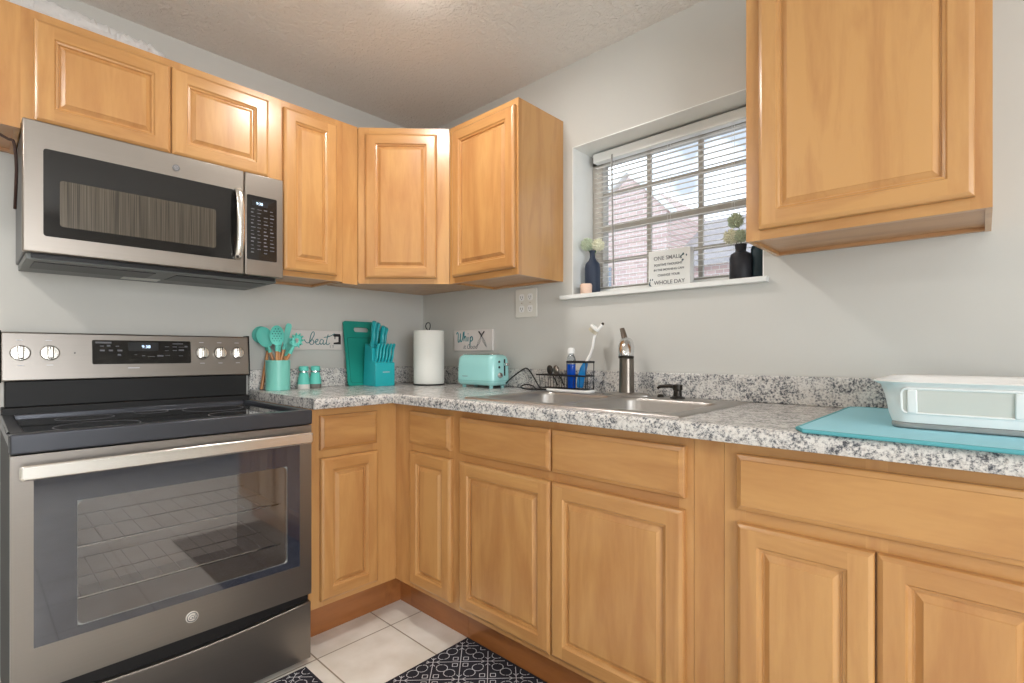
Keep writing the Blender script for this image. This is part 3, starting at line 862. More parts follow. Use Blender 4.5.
for (x, z, w) in [(.238, .126, .045), (.25, .115, .012), (.27, .115, .010), (.295, .115, .01), (.25, .098, .014), (.275, .098, .012), (.30, .098, .014), (.30, .082, .01), (.35, .085, .008), (.372, .08, .01), (.39, .078, .022), (.42, .078, .02),
                  (.445, .115, .014), (.445, .10, .012), (.445, .082, .016), (.47, .126, .035), (.47, .114, .014), (.49, .114, .018), (.47, .10, .014), (.49, .10, .018), (.49, .08, .014), (.51, .114, .01)]:
    q.box(x, x + w, -.0028, -.0015, z, z + random.choice([.0018, .003, .006]))
q.xf(PM); q.build('printed_legends', PRINTG, dp)
for kx in (.048, .119, .571, .636, .702):
    M_ = PM @ Matrix.Translation((kx, 0, .092)) @ Matrix.Rotation(R(90), 4, 'X')
    k = MB().lathe([(0, 0), (.0255, 0), (.0255, .004), (.022, .009), (.0, .010)], seg=28, mat=M_).build('knob', HANDLE, bgd)
    b = MB(); b.box(kx - .0085, kx + .0085, -.031, -.006, .092 - .021, .092 + .021); b.xf(PM); b.build('knob_grip', HANDLE, k, bevel=.004, bseg=3)
    b = MB(); b.box(kx - .0012, kx + .0012, -.0316, -.030, .092 + .008, .092 + .018); b.xf(PM); b.build('pointer', BLACKP, k)
q = MB()
for kx in (.048, .119, .571, .636, .702):
    q.box(kx - .008, kx + .008, -.0006, 0.001, .050, .0525); q.box(kx - .010, kx + .006, -.0006, .001, .133, .1355)
q.box(.33, .365, -.0006, .001, .036, .039)
q.xf(PM); q.build('panel_print', PRINTW, bgd)
b = MB(); b.lathe([(0, 0), (.0025, 0), (.0025, .001), (0, .001)], seg=10, mat=PM @ Matrix.Translation((.183, 0, .092)) @ Matrix.Rotation(R(90), 4, 'X')).build('indicator_lamp', BLACKP, bgd)
for x in (.05, RW - .05):
    for y in (.08, DR - .06): MB().cyl((x, y, 0), (x, y, .031), .014).build('foot', BLACKP, rg)


# ------------------------------------------------------------------ utensil crock and utensils
CK = (.098, -.864)
ck = thing('utensil_crock', 'mint green cylindrical utensil crock on the counter by the range', 'utensil holder', (CK[0], CK[1], CT))
MB().lathe([(0, 0), (.048, 0), (.050, .002), (.050, .132), (.047, .132), (.046, .006), (0, .006)], seg=36).build('pot', MINT, ck)
cr = (.748, .664)   # screen-right direction at the crock, for reference of lean


def utensil(name, label, cat, base, tip, head, hr=.0075, hl=None):
    """handle from base to tip; head(mbuilder, M) builds the silicone head in a frame with z along the handle"""
    t = thing(name, label, cat, tuple(base), 0, 'mint silicone utensils')
    b = Vector(base); d = (Vector(tip) - b); L = d.length; zax = d.normalized()
    face = Vector((.926, -.378, 0)); yax = (-face + zax * face.dot(zax)).normalized(); xax = yax.cross(zax)
    M = Matrix((xax, yax, zax)).transposed().to_4x4()
    hnd = MB().tube([(0, 0, .004), (0, 0, L * .5), (0, 0, L)], [hr * .85, hr, hr * .8], 12); hnd.xf(M); hnd.build('handle', BEECH, t)
    h = MB(); head(h, L); h.xf(M); h.build('head', MINTS, t)
    return t


def bowl_head(w, l, neck=.02, depth=.012, solid=True):
    def f(h, L):
        N1, N2 = 10, 14
        h.tube([(0, 0, L - .006), (0, 0, L + neck * .6), (0, 0, L + neck)], [.0085, .0075, .006], 10)
        # spoon dish: ellipse, dished in y
        grid = []; s = len(h.v); vs = []; fs = []
        for side in (0, 1):
            for i in range(N1 + 1):
                r = i / N1
                for k in range(N2 * 2):
                    a = 2 * pi * k / (N2 * 2)
                    x = w / 2 * r * cos(a); z = L + neck + l / 2 + l / 2 * r * sin(a) * 1.0
                    y = depth * (1 - r * r) * .9 + (0.0028 if side == 0 else 0)
                    vs.append((x, y, z - .004))
        n = N2 * 2; o = (N1 + 1) * n
        for side in (0, 1):
            for i in range(N1):
                for k in range(n): fs.append((side * o + i * n + k, side * o + i * n + (k + 1) % n, side * o + (i + 1) * n + (k + 1) % n, side * o + (i + 1) * n + k))
        for k in range(n): fs.append((N1 * n + k, N1 * n + (k + 1) % n, o + N1 * n + (k + 1) % n, o + N1 * n + k))
        h.add(vs, fs)
    return f


def flat_head(w, l, neck=.02, taper=.7, th=.004, round_=.012):
    def f(h, L):
        h.tube([(0, 0, L - .006), (0, 0, L + neck)], [.0085, .006], 10)
        z0 = L + neck * .7
        pts = [(-w * taper / 2 * .5, z0), (w * taper / 2 * .5, z0), (w * taper / 2, z0 + l * .25), (w / 2, z0 + l - round_), (w / 2 - round_ * .4, z0 + l - round_ * .2), (w / 2 - round_, z0 + l), (-w / 2 + round_, z0 + l), (-w / 2 + round_ * .4, z0 + l - round_ * .2), (-w / 2, z0 + l - round_), (-w * taper / 2, z0 + l * .25)]
        h.prism_y(pts, -th / 2, th / 2)
    return f


def fork_head():
    # spaghetti server: dish with curled teeth round it
    def f(h, L):
        h.tube([(0, 0, L - .006), (0, 0, L + .03)], [.0085, .006], 10)
        c = L + .058
        for k in range(9):
            a = R(-40 + k * 32.5); x, z = .020 * cos(a), .026 * sin(a)
            h.tube([(x * .6, 0, c + z * .6), (x * 1.1, -.004, c + z * 1.05), (x * 1.35, -.020, c + z * 1.3)], [.005, .0045, .003], 8)
        h.lathe([(.009, 0), (.020, 0), (.022, .002), (.020, .004), (.009, .004), (.009, 0)], seg=20, mat=Matrix.Translation((0, 0, c)) @ Matrix.Diagonal((1, 1, 1.3, 1)) @ Matrix.Rotation(R(90), 4, 'X'))
    return f


def up(dx, dz, back=0.0):
    """tip position from the crock's mouth: dx along the picture plane, dz up"""
    e = Vector((.378, .926, 0)) ; f = Vector((-.926, .378, 0))
    p = Vector((CK[0], CK[1], CT)) + e * dx + f * back; p.z = CT + dz; return p


def inb(dx, back=0.): 
    p = up(dx, .008, back); return p


utensil('ladle', 'mint ladle with large round bowl, leftmost of the crock utensils', 'ladle', up(-.066, .0, .020), up(-.040, .180, .050), lambda h, L: (h.tube([(0, 0, L - .006), (-.012, 0, L + .02), (-.038, 0.004, L + .05)], [.0085, .0075, .007], 10), h.ball((-.040, .004, L + .062), .035, 18, 10, 0, 1, .55, 1.1)))
utensil('cooking_spoon', 'solid mint cooking spoon leaning left in the crock', 'spoon', inb(.020, .01), up(-.032, .172, .004), bowl_head(.064, .092, .022))
sp = utensil('slotted_spoon', 'mint slotted spoon with rows of small holes, frontmost in the crock', 'spoon', inb(-.004, -.02), up(-.004, .178, -.028), bowl_head(.058, .088, .022))
# drilled holes read as small dark discs sunk in the dish
hh = sp.children[1]
mm = MB(); random.seed(2)
bse = inb(-.004, -.02); tp = up(-.004, .178, -.028); dd = (tp - bse); LL = dd.length; zax = dd.normalized(); face = Vector((.926, -.378, 0)); yax = (-face + zax * face.dot(zax)).normalized(); xax = yax.cross(zax)
MM = Matrix((xax, yax, zax)).transposed().to_4x4()
for r in range(6):
    for c in range(-2, 3):
        x = c * .0115 + (.0057 if r % 2 else 0); z = LL + .022 + .016 + r * .0105
        if abs(x) < .02 and ((x / .026) ** 2 + ((z - LL - .062) / .038) ** 2) < .8:
            rr = ((x / .028) ** 2 + ((z - LL - .06) / .042) ** 2)
            mm.lathe([(0, 0), (.0027, 0)], seg=8, mat=MM @ Matrix.Translation((x, .0108 * (1 - rr) - .0004, z)) @ Matrix.Rotation(R(90), 4, 'X'))
mm.build('holes', plain('hole_shadow_teal', (36, 120, 112), .8), hh)
utensil('basting_brush', 'mint basting brush upright at the centre of the crock', 'brush', inb(.006, .028), up(.006, .175, .035), flat_head(.030, .080, .018, .8, .010))
utensil('spatula', 'narrow mint spatula with pointed top behind the slotted spoon', 'spatula', inb(-.012, .02), up(.024, .185, .026), flat_head(.026, .100, .02, .9, .005, .011))
utensil('slotted_turner', 'mint turner leaning right at the back of the crock', 'turner', inb(-.02, .025), up(.034, .155, .052), flat_head(.040, .062, .026, .7))
utensil('pasta_server', 'mint pasta server with curled teeth, rightmost of the crock utensils', 'pasta server', inb(-.025, -.015), up(.050, .166, -.016), fork_head())

# shakers
for (y, fill, lb) in ((-.738, SALT, 'mint shaker of white salt, left one beside the crock'), (-.682, GREYSALT, 'mint shaker of grey pepper, right one nearest the board')):
    t = thing('shaker', lb, 'shaker', (.075, y, CT), 0, 'mint salt and pepper shakers')
    MB().lathe([(0, 0), (.026, 0), (.0275, .004), (.0270, .022)], seg=24).build('filled_glass', fill, t)
    MB().lathe([(.0275, .020), (.0272, .024), (.025, .045), (.0195, .070), (.0190, .074)], seg=24).build('sleeve', MINTS, t)
    MB().lathe([(.0190, .073), (.0212, .074), (.0212, .081), (.019, .082)], seg=24).build('collar', CHROME, t)
    MB().lathe([(.0195, .081), (.0215, .083), (.0215, .100), (.018, .103), (0, .104)], seg=24).build('cap', MINTS, t)

# sign on the range wall
sg = thing('wall_sign', 'white wooden kitchen sign with teal word beat, on the range wall', 'sign', (.014, -.845, 1.097), A90)
MB().box(0, .330, 0, .0125, 0, .094).build('board', SIGNW, sg, bevel=.0015)


def strokes(parent, name, mat, lines, sc_, ox, oz, r=.0016, y=-.001):
    m = MB()
    for ln in lines: m.tube(bez([(ox + x * sc_, y, oz + z * sc_) for x, z in ln], 6), (r if not isinstance(r, tuple) else r), 6, flat=(0, 1, 0))
    return m.build(name, mat, parent)


BEAT = [[(-.9, .9), (-.4, .3), (.15, .5), (.9, 1.5), (1.0, 2.2), (.7, 2.3), (.35, 1.6), (.15, .4), (.4, 0), (.85, .15), (.9, .7), (.5, .85), (.35, .5)],
        [(.9, .5), (1.35, .45), (1.75, .8), (1.6, 1.0), (1.3, .75), (1.35, .15), (1.75, .0), (2.2, .35)],
        [(2.75, .85), (2.35, .95), (2.1, .45), (2.3, .03), (2.7, .35), (2.85, .85), (2.75, .3), (2.95, .0), (3.3, .35)],
        [(3.75, 1.9), (3.45, .8), (3.4, .15), (3.7, .0), (4.05, .3)], [(2.9, 1.35), (3.6, 1.45), (4.3, 1.7), (5.0, 2.1)]]
strokes(sg, 'lettering', INKTEAL, BEAT, .026, .160, .026, .0018)
JUST = [[(.5, 1.3), (.7, 1.0), (.5, .7), (.1, .55)], [(-.2, .1), (.4, .25), (1.0, .5)]]
strokes(sg, 'lettering', INKBLACK, JUST, .026, .098, .014, .003)
text('IT', .018, INKGREY, sg, (.266, -.0008, .010), spacing=1.8)
m = MB(); m.prism_y([(.286, .028), (.324, .028), (.324, .068), (.320, .080), (.286, .080), (.284, .070), (.290, .066), (.312, .066), (.312, .040), (.286, .036)], -.0012, .001); m.box(.291, .295, -.0012, .001, .054, .068)
m.build('mixer_picture', INKBLACK, sg)

# whip it good sign
sg = thing('wall_sign', 'small sign with teal word Whip and crossed whisks, above the toaster', 'sign', (.290, -.014, 1.094))
MB().box(0, .292, 0, .0125, 0, .108).build('board', SIGNW, sg, bevel=.0015)
WHIP = [[(0, 1.7), (.25, 2.0), (.45, 1.6), (.4, .6), (.6, .35), (.95, 1.0), (1.0, 1.8), (.95, .8), (1.15, .4), (1.55, 1.0), (1.7, 2.0)],
        [(1.9, 2.1), (1.85, .5)], [(1.87, .9), (2.15, 1.3), (2.35, 1.1), (2.35, .45)], [(2.85, 1.2), (2.8, .45)], [(2.86, 1.62), (2.87, 1.75)], [(3.4, 1.2), (3.3, -.4)], [(3.35, .9), (3.7, 1.25), (3.95, .9), (3.7, .5), (3.35, .65)]]
strokes(sg, 'lettering', INKTEAL, WHIP, .032, .022, .034, .0025)
text('it Good', .034, INKGREY, sg, (.075, -.0008, .010), shear=.2)
m = MB(); 
for s_1 in (1, -1):
    m.tube([(.215 + s_1 * .020, -.001, .098), (.215 - s_1 * .004, -.001, .072)], .0036, 6)
m.build('whisk_handles', INKBLACK, sg)
m = MB()
for s_1 in (1, -1):
    ex, ez = .215 - s_1 * .036, .018
    for off in (-.010, 0, .010):
        m.tube(bez([(.215 - s_1 * .004, -.001, .072), ((.215 + ex) / 2 + off, -.001, (.072 + ez) / 2 + off * s_1 * .3), (ex, -.001, ez)], 5), .0009, 5)
m.build('whisk_wires', INKGREY, sg)

# cutting board
cb = thing('cutting_board', 'green teal cutting board with handle slot leaning on the wall', 'cutting board', (.074, -.511, CT + .0005), A90)
mb = MB(); bw, bh = .205, .330
out_ = rounded(bw, bh, .012, 4); 
bmx = bmesh.new(); th_ = .008
def blp(poly, y): return [bmx.verts.new((x, y, z)) for x, z in poly]
slot = rounded(.085, .024, .011, 5, .055, bh - .055)
lay = []
for y in (0, th_):
    a = blp(out_, y); b = blp(slot, y)
    E_ = [bmx.edges.new((a[i], a[(i + 1) % len(a)])) for i in range(len(a))] + [bmx.edges.new((b[i], b[(i + 1) % len(b)])) for i in range(len(b))]
    bmesh.ops.triangle_fill(bmx, use_beauty=True, use_dissolve=True, edges=E_); lay.append((a, b))
for idx in (0, 1):
    p, q = lay[0][idx], lay[1][idx]
    for i in range(len(p)): bmx.faces.new((p[i], p[(i + 1) % len(p)], q[(i + 1) % len(p)], q[i]))
bmesh.ops.recalc_face_normals(bmx, faces=bmx.faces)
me = bpy.data.meshes.new('board'); bmx.to_mesh(me); bmx.free(); me.materials.append(TEALBOARD)
o = bpy.data.objects.new('board', me); COL.objects.link(o); o.parent = cb; o.rotation_euler = (-R(9.5), 0, 0)
mb = MB(); mb.tube([(x, -.0002, z) for x, z in rounded(bw - .03, bh - .10, .010, 4, .015, .015)], .0012, 6, closed=True)
o = mb.build('juice_groove', plain('dark_teal_groove', (16, 112, 102), .5), cb); o.rotation_euler = (-R(9.5), 0, 0)

# knife block: rotated on the counter; local y = depth (back), x = right
kb = thing('knife_block', 'teal wooden block full of teal-handled knives near the corner', 'knife block', (.205, -.441, CT), R(88))
kw, kd = .108, .124
side = [(0, 0), (kd, 0), (kd - .030, .205), (kd - .055, .225), (0.0, .125)]   # y(back), z
# stepped profile: low front step for steak knives, high back step
side = [(0, 0), (kd, 0), (.104, .212), (.034, .188), (.030, .124), (0, .116)]
mb = MB()
mb.add([(0, a, b) for a, b in side] + [(kw, a, b) for a, b in side], [(5, 4, 3, 2, 1, 0), (6, 7, 8, 9, 10, 11)] + [(i, (i + 1) % 6, 6 + (i + 1) % 6, 6 + i) for i in range(6)])
mb.build('block', TEALD, kb, bevel=.003)
q = MB(); q.box(.040, .078, -.0008, .001, .068, .0715); q.build('printed_logo', PRINTW, kb)


def knife(label, x, y, z, length, wd, lean, kind='knife', tilt=0, r=0):
    t = thing('knife', label, 'knife', (0, 0, 0), 0, 'teal handled knives in the block')
    loc = kb.matrix_basis if False else Matrix.Translation((.205, -.441, CT)) @ Matrix.Rotation(R(88), 4, 'Z')
    t.location = loc @ Vector((x, y, z)); t.rotation_euler = (R(-lean), R(tilt), R(88)); t.rotation_mode = 'XYZ'
    t.rotation_euler = (Matrix.Rotation(R(88), 4, 'Z') @ Matrix.Rotation(R(lean), 4, 'X') @ Matrix.Rotation(R(tilt), 4, 'Y')).to_euler()
    h = MB(); h.tube(bez([(0, 0, -.004), (0, 0, .006), (0, -.003, length * .3), (0, .002, length * .7), (0, -.004, length)], 4), [(wd * .30, wd * .42)] * 4 + [(wd * .32, wd * .52)] * 4 + [(wd * .32, wd * .45)] * 4 + [(wd * .34, wd * .55)] * 4 + [(wd * .26, wd * .4)], 12, flat=(1, 0, 0))
    h.build('handle', TEALD, t)
    b = MB(); b.box(-.001, .001, -wd * .4, wd * .4, -.05, -.002); b.build('blade', CHROME, t)
    return t


big = ['broad chef knife handle, tallest and leftmost at the block\'s back', 'large knife handle second from left in the block\'s back row', 'knife handle third from left in the block\'s back row', 'knife handle fourth from left in the block\'s back row']
for i, lb in enumerate(big):
    knife(lb, .016 + i * .024, .060 + (i % 2) * .016, .199 + (i % 2) * .005, .124 - .011 * i, .031, 10, tilt=(0, 4, 3, 4)[i])
steak = ['leftmost steak knife in the lower front row of the block', 'second steak knife from left in the lower front row', 'third steak knife from left in the lower front row', 'third steak knife from right in the lower front row', 'second steak knife from right in the lower front row', 'rightmost steak knife in the lower front row of the block']
for i, lb in enumerate(steak): knife(lb, .010 + i * .0175, .016, .122, .090, .0175, 6, tilt=7)
scs = thing('kitchen_scissors', 'teal kitchen scissors with loop handles at the block\'s right rear', 'scissors', Matrix.Translation((.205, -.441, CT)) @ Matrix.Rotation(R(88), 4, 'Z') @ Vector((.092, .105, .222)), R(88))
scs.rotation_euler = (Matrix.Rotation(R(88), 4, 'Z') @ Matrix.Rotation(R(14), 4, 'X')).to_euler()
for s_1 in (-1, 1):
    q = MB(); q.tube([(s_1 * .001, .013 * s_1 + .011 * cos(a), .050 + .019 * sin(a)) for a in [2 * pi * k / 16 for k in range(16)]], .003, 8, closed=True)
    q.cyl((s_1 * .001, .013 * s_1, .030), (0, 0, -.004), .004, seg=8); q.build('loop_handle', TEALD, scs)
q = MB(); q.box(-.0012, .0012, -.006, .006, -.05, -.002); q.build('blades', CHROME, scs)

# ------------------------------------------------------------------ paper towel
pt = thing('paper_towel_holder', 'black wire paper towel holder in the counter corner', 'towel holder', (.276, -.172, CT))
MB().lathe([(0, 0), (.080, 0), (.082, .003), (.080, .006), (0, .006)], seg=36).build('base', BLACKP, pt)
q = MB(); q.cyl((0, 0, .005), (0, 0, .285), .004); q.build('post', WIRE, pt)
q = MB(); q.tube(bez([(-.004, -.005, .283), (-.010, -.013, .300), (-.006, -.008, .318), (.004, .002, .318), (.006, .004, .30), (.002, .001, .283)], 5), .0025, 8); q.build('loop', WIRE, pt)
tr = thing('paper_towel_roll', 'full white roll of paper towels on the black holder', 'paper towels', (.276, -.172, CT + .007))
q = MB(); q.lathe([(.019, 0), (.075, 0), (.078, .004), (.0785, .135), (.078, .268), (.075, .272), (.019, .272), (.019, 0)], seg=48); q.build('roll', PAPER, tr)
q = MB(); q.lathe([(.0165, .001), (.0188, .001), (.0188, .2715), (.0165, .2715), (.0165, .001)], seg=24); q.build('cardboard_core', plain('cardboard', (170, 140, 104), .8), tr)

# ------------------------------------------------------------------ toaster
to = thing('toaster', 'pale mint two-slice toaster with lever and dial on its end', 'toaster', (.492, -.115, CT), R(3))
tw, td, tz0, th_ = .245, .135, .013, .150
# body: rounded box lofted from horizontal sections
m = MB(); secs = [(.012, 0, .022), (.004, .008, .028), (0, .020, .032), (0, .030, .034), (.001, .090, .034), (.004, .122, .034), (.010, .135, .030), (.020, .142, .026)]
rings = []
for ins, z, r in secs:
    rings.append([(px - tw * 0, py, tz0 + z) for px, py in rounded(tw - 2 * ins, td - 2 * ins, r, 6, ins, -td / 2 + ins)])
vs = [v for r in rings for v in r]; n = len(rings[0]); fs = []
for i in range(len(rings) - 1):
    for k in range(n): fs.append((i * n + k, i * n + (k + 1) % n, (i + 1) * n + (k + 1) % n, (i + 1) * n + k))
fs.append(list(range(n))[::-1]); fs.append([(len(rings) - 1) * n + k for k in range(n)])
m.add(vs, fs); m.build('body', TOAST, to, ang=50)
m = MB(); m.prism(rrect(.022, tw - .022, -td / 2 + .022, td / 2 - .022, .022), tz0 + .1415, tz0 + .146); tp_ = m.build('top_plate', CHROME, to, bevel=.002)
for y in (-.020, .020): MB().box(.045, tw - .045, y - .010, y + .010, tz0 + .1455, tz0 + .1472).build('bread_slot', BLACKP, tp_)
m = MB(); m.tube([(px, py, tz0 + .0215) for px, py in rounded(tw + .001, td + .001, .033, 6, -.0005, -td / 2 - .0005)], .0008, 6, closed=True); m.build('base_seam', plain('mint_seam', (92, 168, 158), .5), to)
# controls on the +x end
e = tw
m = MB(); m.box(e - .001, e + .0012, .012, .020, tz0 + .045, tz0 + .122); m.build('lever_slot', BLACKP, to)
m = MB(); m.box(e + .001, e + .024, .004, .028, tz0 + .092, tz0 + .104); m.build('lever', CHROME, to, bevel=.003)
m = MB(); m.lathe([(0, 0), (.014, 0), (.014, .006), (.011, .012), (0, .013)], seg=24, mat=Matrix.Translation((e - .001, -.020, tz0 + .048)) @ Matrix.Rotation(R(90), 4, 'Y')); m.build('browning_dial', CHROME, to)
for z in (.085, .110):
    m = MB(); m.lathe([(0, 0), (.0055, 0), (.0055, .003), (0, .004)], seg=16, mat=Matrix.Translation((e - .001, -.022, tz0 + z)) @ Matrix.Rotation(R(90), 4, 'Y')); m.build('button', BLACKP, to)
for x in (.035, tw - .035):
    for y in (-td / 2 + .028, td / 2 - .028): MB().cyl((x, y, 0), (x, y, tz0 + .004), .009, .011).build('foot', TOAST, to)
m = MB(); m.box(.050, .085, -td / 2 - .0008, -td / 2 + .002, tz0 + .040, tz0 + .0425); m.build('printed_logo', INKGREY, to)
q = MB(); q.tube(bez([(.739, -.080, CT + .022), (.770, -.072, CT + .050), (.826, -.060, CT + .088), (.848, -.052, CT + .092), (.874, -.050, CT + .066), (.902, -.050, CT + .030), (.926, -.055, CT + .007), (.946, -.070, CT + .004), (.935, -.100, CT + .004), (.885, -.110, CT + .005), (.845, -.095, CT + .012), (.862, -.075, CT + .022), (.895, -.070, CT + .016), (.930, -.090, CT + .007), (.965, -.095, CT + .005), (.990, -.060, CT + .004)], 7), .0034, 8)
co = q.build('power_cord', WIRE, to); co.matrix_parent_inverse = (Matrix.Translation((.492, -.115, CT)) @ Matrix.Rotation(R(3), 4, 'Z')).inverted()

# ------------------------------------------------------------------ sink caddy group
cdz = fz
tr_ = thing('drip_tray', 'white plastic tray under the black wire sink caddy', 'tray', (1.115, -.098, cdz))
m = MB(); m.prism(rrect(-.100, .115, -.032, .032, .02), 0, .004); m.tube([(px, py, .006) for px, py in rrect(-.100, .115, -.032, .032, .02)], .004, 8, closed=True); m.build('tray', WHITEP, tr_)
cd_ = thing('sink_caddy', 'black wire sink caddy holding soap and brush', 'caddy', (1.115, -.098, cdz + .005))
m = MB()
def rect(m, x0, x1, y0, y1, z, r=.0016): m.tube([(x0, y0, z), (x1, y0, z), (x1, y1, z), (x0, y1, z)], r, 6, closed=True)
rect(m, -.135, .105, -.027, .027, .008); rect(m, -.150, .105, -.030, .030, .062, .0035)
for i in range(9):
    x = -.130 + i * .029
    for y in (-.028, .028): m.cyl((x, y, .008), (x * 1.03, y * 1.07, .062), .0014, seg=5)
    m.cyl((x, -.027, .008), (x, .027, .008), .0014, seg=5)
for y in (-.015, 0, .015): m.cyl((-.135, y, .008), (.105, y, .008), .0014, seg=5)
m.build('basket', WIRE, cd_)
m = MB(); rect(m, .012, .105, -.028, .028, .118, .0045)
for x in (.012, .105):
    for y in (-.028, .028): m.cyl((x, y, .008), (x, y, .118), .002, seg=6)
m.build('tall_cup', WIRE, cd_)
bt = thing('soap_bottle', 'clear bottle of blue dish soap standing in the caddy', 'bottle', (1.128, -.098, cdz + .0155))
MB().lathe([(0, 0), (.0185, 0), (.0205, .004), (.0205, .094), (.0205, .098), (0, .098)], seg=22, sx=.95, sy=.8).build('soap', BLUELIQ, bt)
MB().lathe([(.0205, .098), (.0205, .118), (.015, .132), (.011, .136), (.011, .142)], seg=22, sx=.95, sy=.8).build('clear_shoulder', CLEARP, bt)
MB().lathe([(0, .142), (.014, .142), (.015, .158), (.011, .165), (0, .166)], seg=18).build('cap', WHITEP, bt)
br = thing('dish_brush', 'white-handled dish brush with blue soap grip, standing in the caddy', 'brush', (1.178, -.098, cdz + .0155))
MB().tube(bez([(-.006, 0, .004), (-.002, 0, .035), (.008, .002, .075), (.018, .006, .105)], 5), [.012, .014, .0145, .015, .015, .015, .015, .015, .015, .015, .015, .014, .013, .012, .011, .009], 14).build('grip', BLUEH, br)
MB().tube(bez([(.016, .006, .100), (.030, .014, .130), (.040, .022, .165), (.042, .030, .205), (.050, .040, .232), (.066, .052, .258)], 5), [.010] + [.0065] * 5 + [.0055] * 15 + [.006] * 5, 12).build('handle', WHITEP, br)
m = MB(); M_ = Matrix.Translation((.046, .030, .246)) @ Matrix.Rotation(R(38), 4, 'Y')
m.lathe([(0, -.006), (.022, -.006), (.024, 0), (.022, .004), (0, .005)], seg=18, sx=1.0, sy=.5, mat=M_); m.build('brush_head', WHITEP, br)
m = MB(); random.seed(8)
for k in range(70):
    a = random.uniform(0, 2 * pi); r = .021 * random.random() ** .5
    p0 = M_ @ Vector((r * cos(a), r * sin(a) * .5, -.004)); p1 = M_ @ Vector((r * cos(a) * 1.15, r * sin(a) * .6, -.022)); m.cyl(p0, p1, .0012, seg=4)
m.build('bristles', plain('cream_bristles', (222, 214, 192), .8), br)
m = MB(); m.ball((.068, .054, .262), .006, 10, 6); m.build('hanging_hole', BRONZE, br)
for (x, lb) in ((1.028, 'left black measuring spoon tipped up in the caddy'), (1.062, 'right black measuring spoon tipped up in the caddy')):
    t = thing('measuring_spoon', lb, 'spoon', (x, -.098, cdz + .0165), 0, 'black measuring spoons')
    t.rotation_euler = (0, R(-10), 0)
    MB().tube([(0.03, 0, .002), (.02, 0, .03), (.006, 0, .056)], .003, 8).build('handle', BLACKP, t)
    MB().ball((0, 0, .072), .018, 16, 10, 0, .85, .55, 1.15).build('bowl', NICKEL if x > 1.05 else BRONZE, t)

# outlet plate
op = thing('outlet_plate', 'ivory double outlet cover on the wall right of the towel roll', 'outlet', (.732, -.0065, 1.250))
m = MB(); m.prism_y(rounded(.132, .134, .006, 4), 0, .006); m.build('plate', IVORY, op, bevel=.0015)
for x in (.040, .092):
    for z in (.040, .094):
        q = MB(); q.prism_y(rounded(.030, .032, .010, 5, x - .015, z - .016), -.0015, .001); rc_ = q.build('receptacle', WHITEP, op)
        q = MB(); q.box(x - .007, x - .005, -.0018, 0, z - .004, z + .007); q.box(x + .005, x + .007, -.0018, 0, z - .004, z + .006); q.lathe([(0, 0), (.0025, 0)], seg=10, mat=Matrix.Translation((x, -.0018, z - .009)) @ Matrix.Rotation(R(90), 4, 'X')); q.build('slots', BLACKP, rc_)
    q = MB(); q.lathe([(0, 0), (.003, 0), (.002, .001), (0, .001)], seg=10, mat=Matrix.Translation((x, 0, .067)) @ Matrix.Rotation(R(90), 4, 'X')); q.build('screw', CHROME, op)


# ------------------------------------------------------------------ window sill objects
def pompom(parent, c, r, mat, seed):
    random.seed(seed); m = MB(); m.ball(c, r * .62, 12, 8)
    N = 150
    for i in range(N):
        z = 1 - 2 * (i + .5) / N; a = i * 2.39996; q = (1 - z * z) ** .5
        d = Vector((q * cos(a), q * sin(a), z)); d = (d + Vector([random.uniform(-.12, .12) for _ in range(3)])).normalized()
        p = Vector(c); L = r * random.uniform(.88, 1.06)
        m.tube([p + d * r * .5, p + d * L * .85, p + d * L], [.0012, .0022, .0008], 4)
    return m.build('blossom', mat, parent)


SZ = WZ0
v1 = thing('bottle_vase', 'navy bottle vase with two pompom flowers at the sill\'s left end', 'vase', (1.128, .058, SZ))
MB().lathe([(0, 0), (.030, 0), (.033, .006), (.0335, .118), (.030, .136), (.016, .154), (.012, .164), (.012, .188), (.014, .194), (.010, .194), (.009, .16)], seg=30).build('bottle', NAVY, v1)
pompom(v1, (-.020, -.010, .222), .031, FLG, 1); pompom(v1, (.026, .004, .216), .030, FLW, 2)
q = MB(); q.tube([(-.002, 0, .16), (-.018, -.008, .205)], .0015, 6); q.tube([(.002, 0, .16), (.02, .003, .198)], .0015, 6); q.build('stems', STEMG, v1)
cp = thing('candle_cup', 'small peach candle cup in front of the navy vase', 'candle holder', (1.136, -.003, SZ))
MB().lathe([(0, 0), (.022, 0), (.0245, .003), (.0255, .036), (.0235, .042), (.020, .042), (.019, .030), (0, .030)], seg=26).build('cup', PEACH, cp)

v2 = thing('bottle_vase', 'black bottle vase with three pompom flowers at the sill\'s right end', 'vase', (1.752, .048, SZ))
MB().lathe([(0, 0), (.034, 0), (.037, .006), (.037, .080), (.033, .094), (.018, .103), (.017, .108), (.020, .128), (.016, .128), (.014, .10)], seg=30).build('bottle', VBLACK, v2)
pompom(v2, (-.018, 0, .214), .029, FLG, 3); pompom(v2, (-.030, -.012, .158), .029, FLW, 4); pompom(v2, (.006, -.014, .155), .024, FLG, 5)
q = MB(); q.tube([(0, 0, .11), (0, .002, .17), (-.016, 0, .21)], .0015, 6); q.tube([(0, 0, .11), (-.022, -.008, .15)], .0015, 6); q.tube([(0, 0, .11), (.005, -.01, .15)], .0015, 6); q.build('stems', STEMG, v2)
v3 = thing('slim_vase', 'slim slate vase half hidden behind the right black vase', 'vase', (1.800, .072, SZ))
MB().lathe([(0, 0), (.021, 0), (.023, .004), (.022, .110), (.018, .120), (.015, .120), (.015, .1)], seg=26).build('body', VGREY, v3)

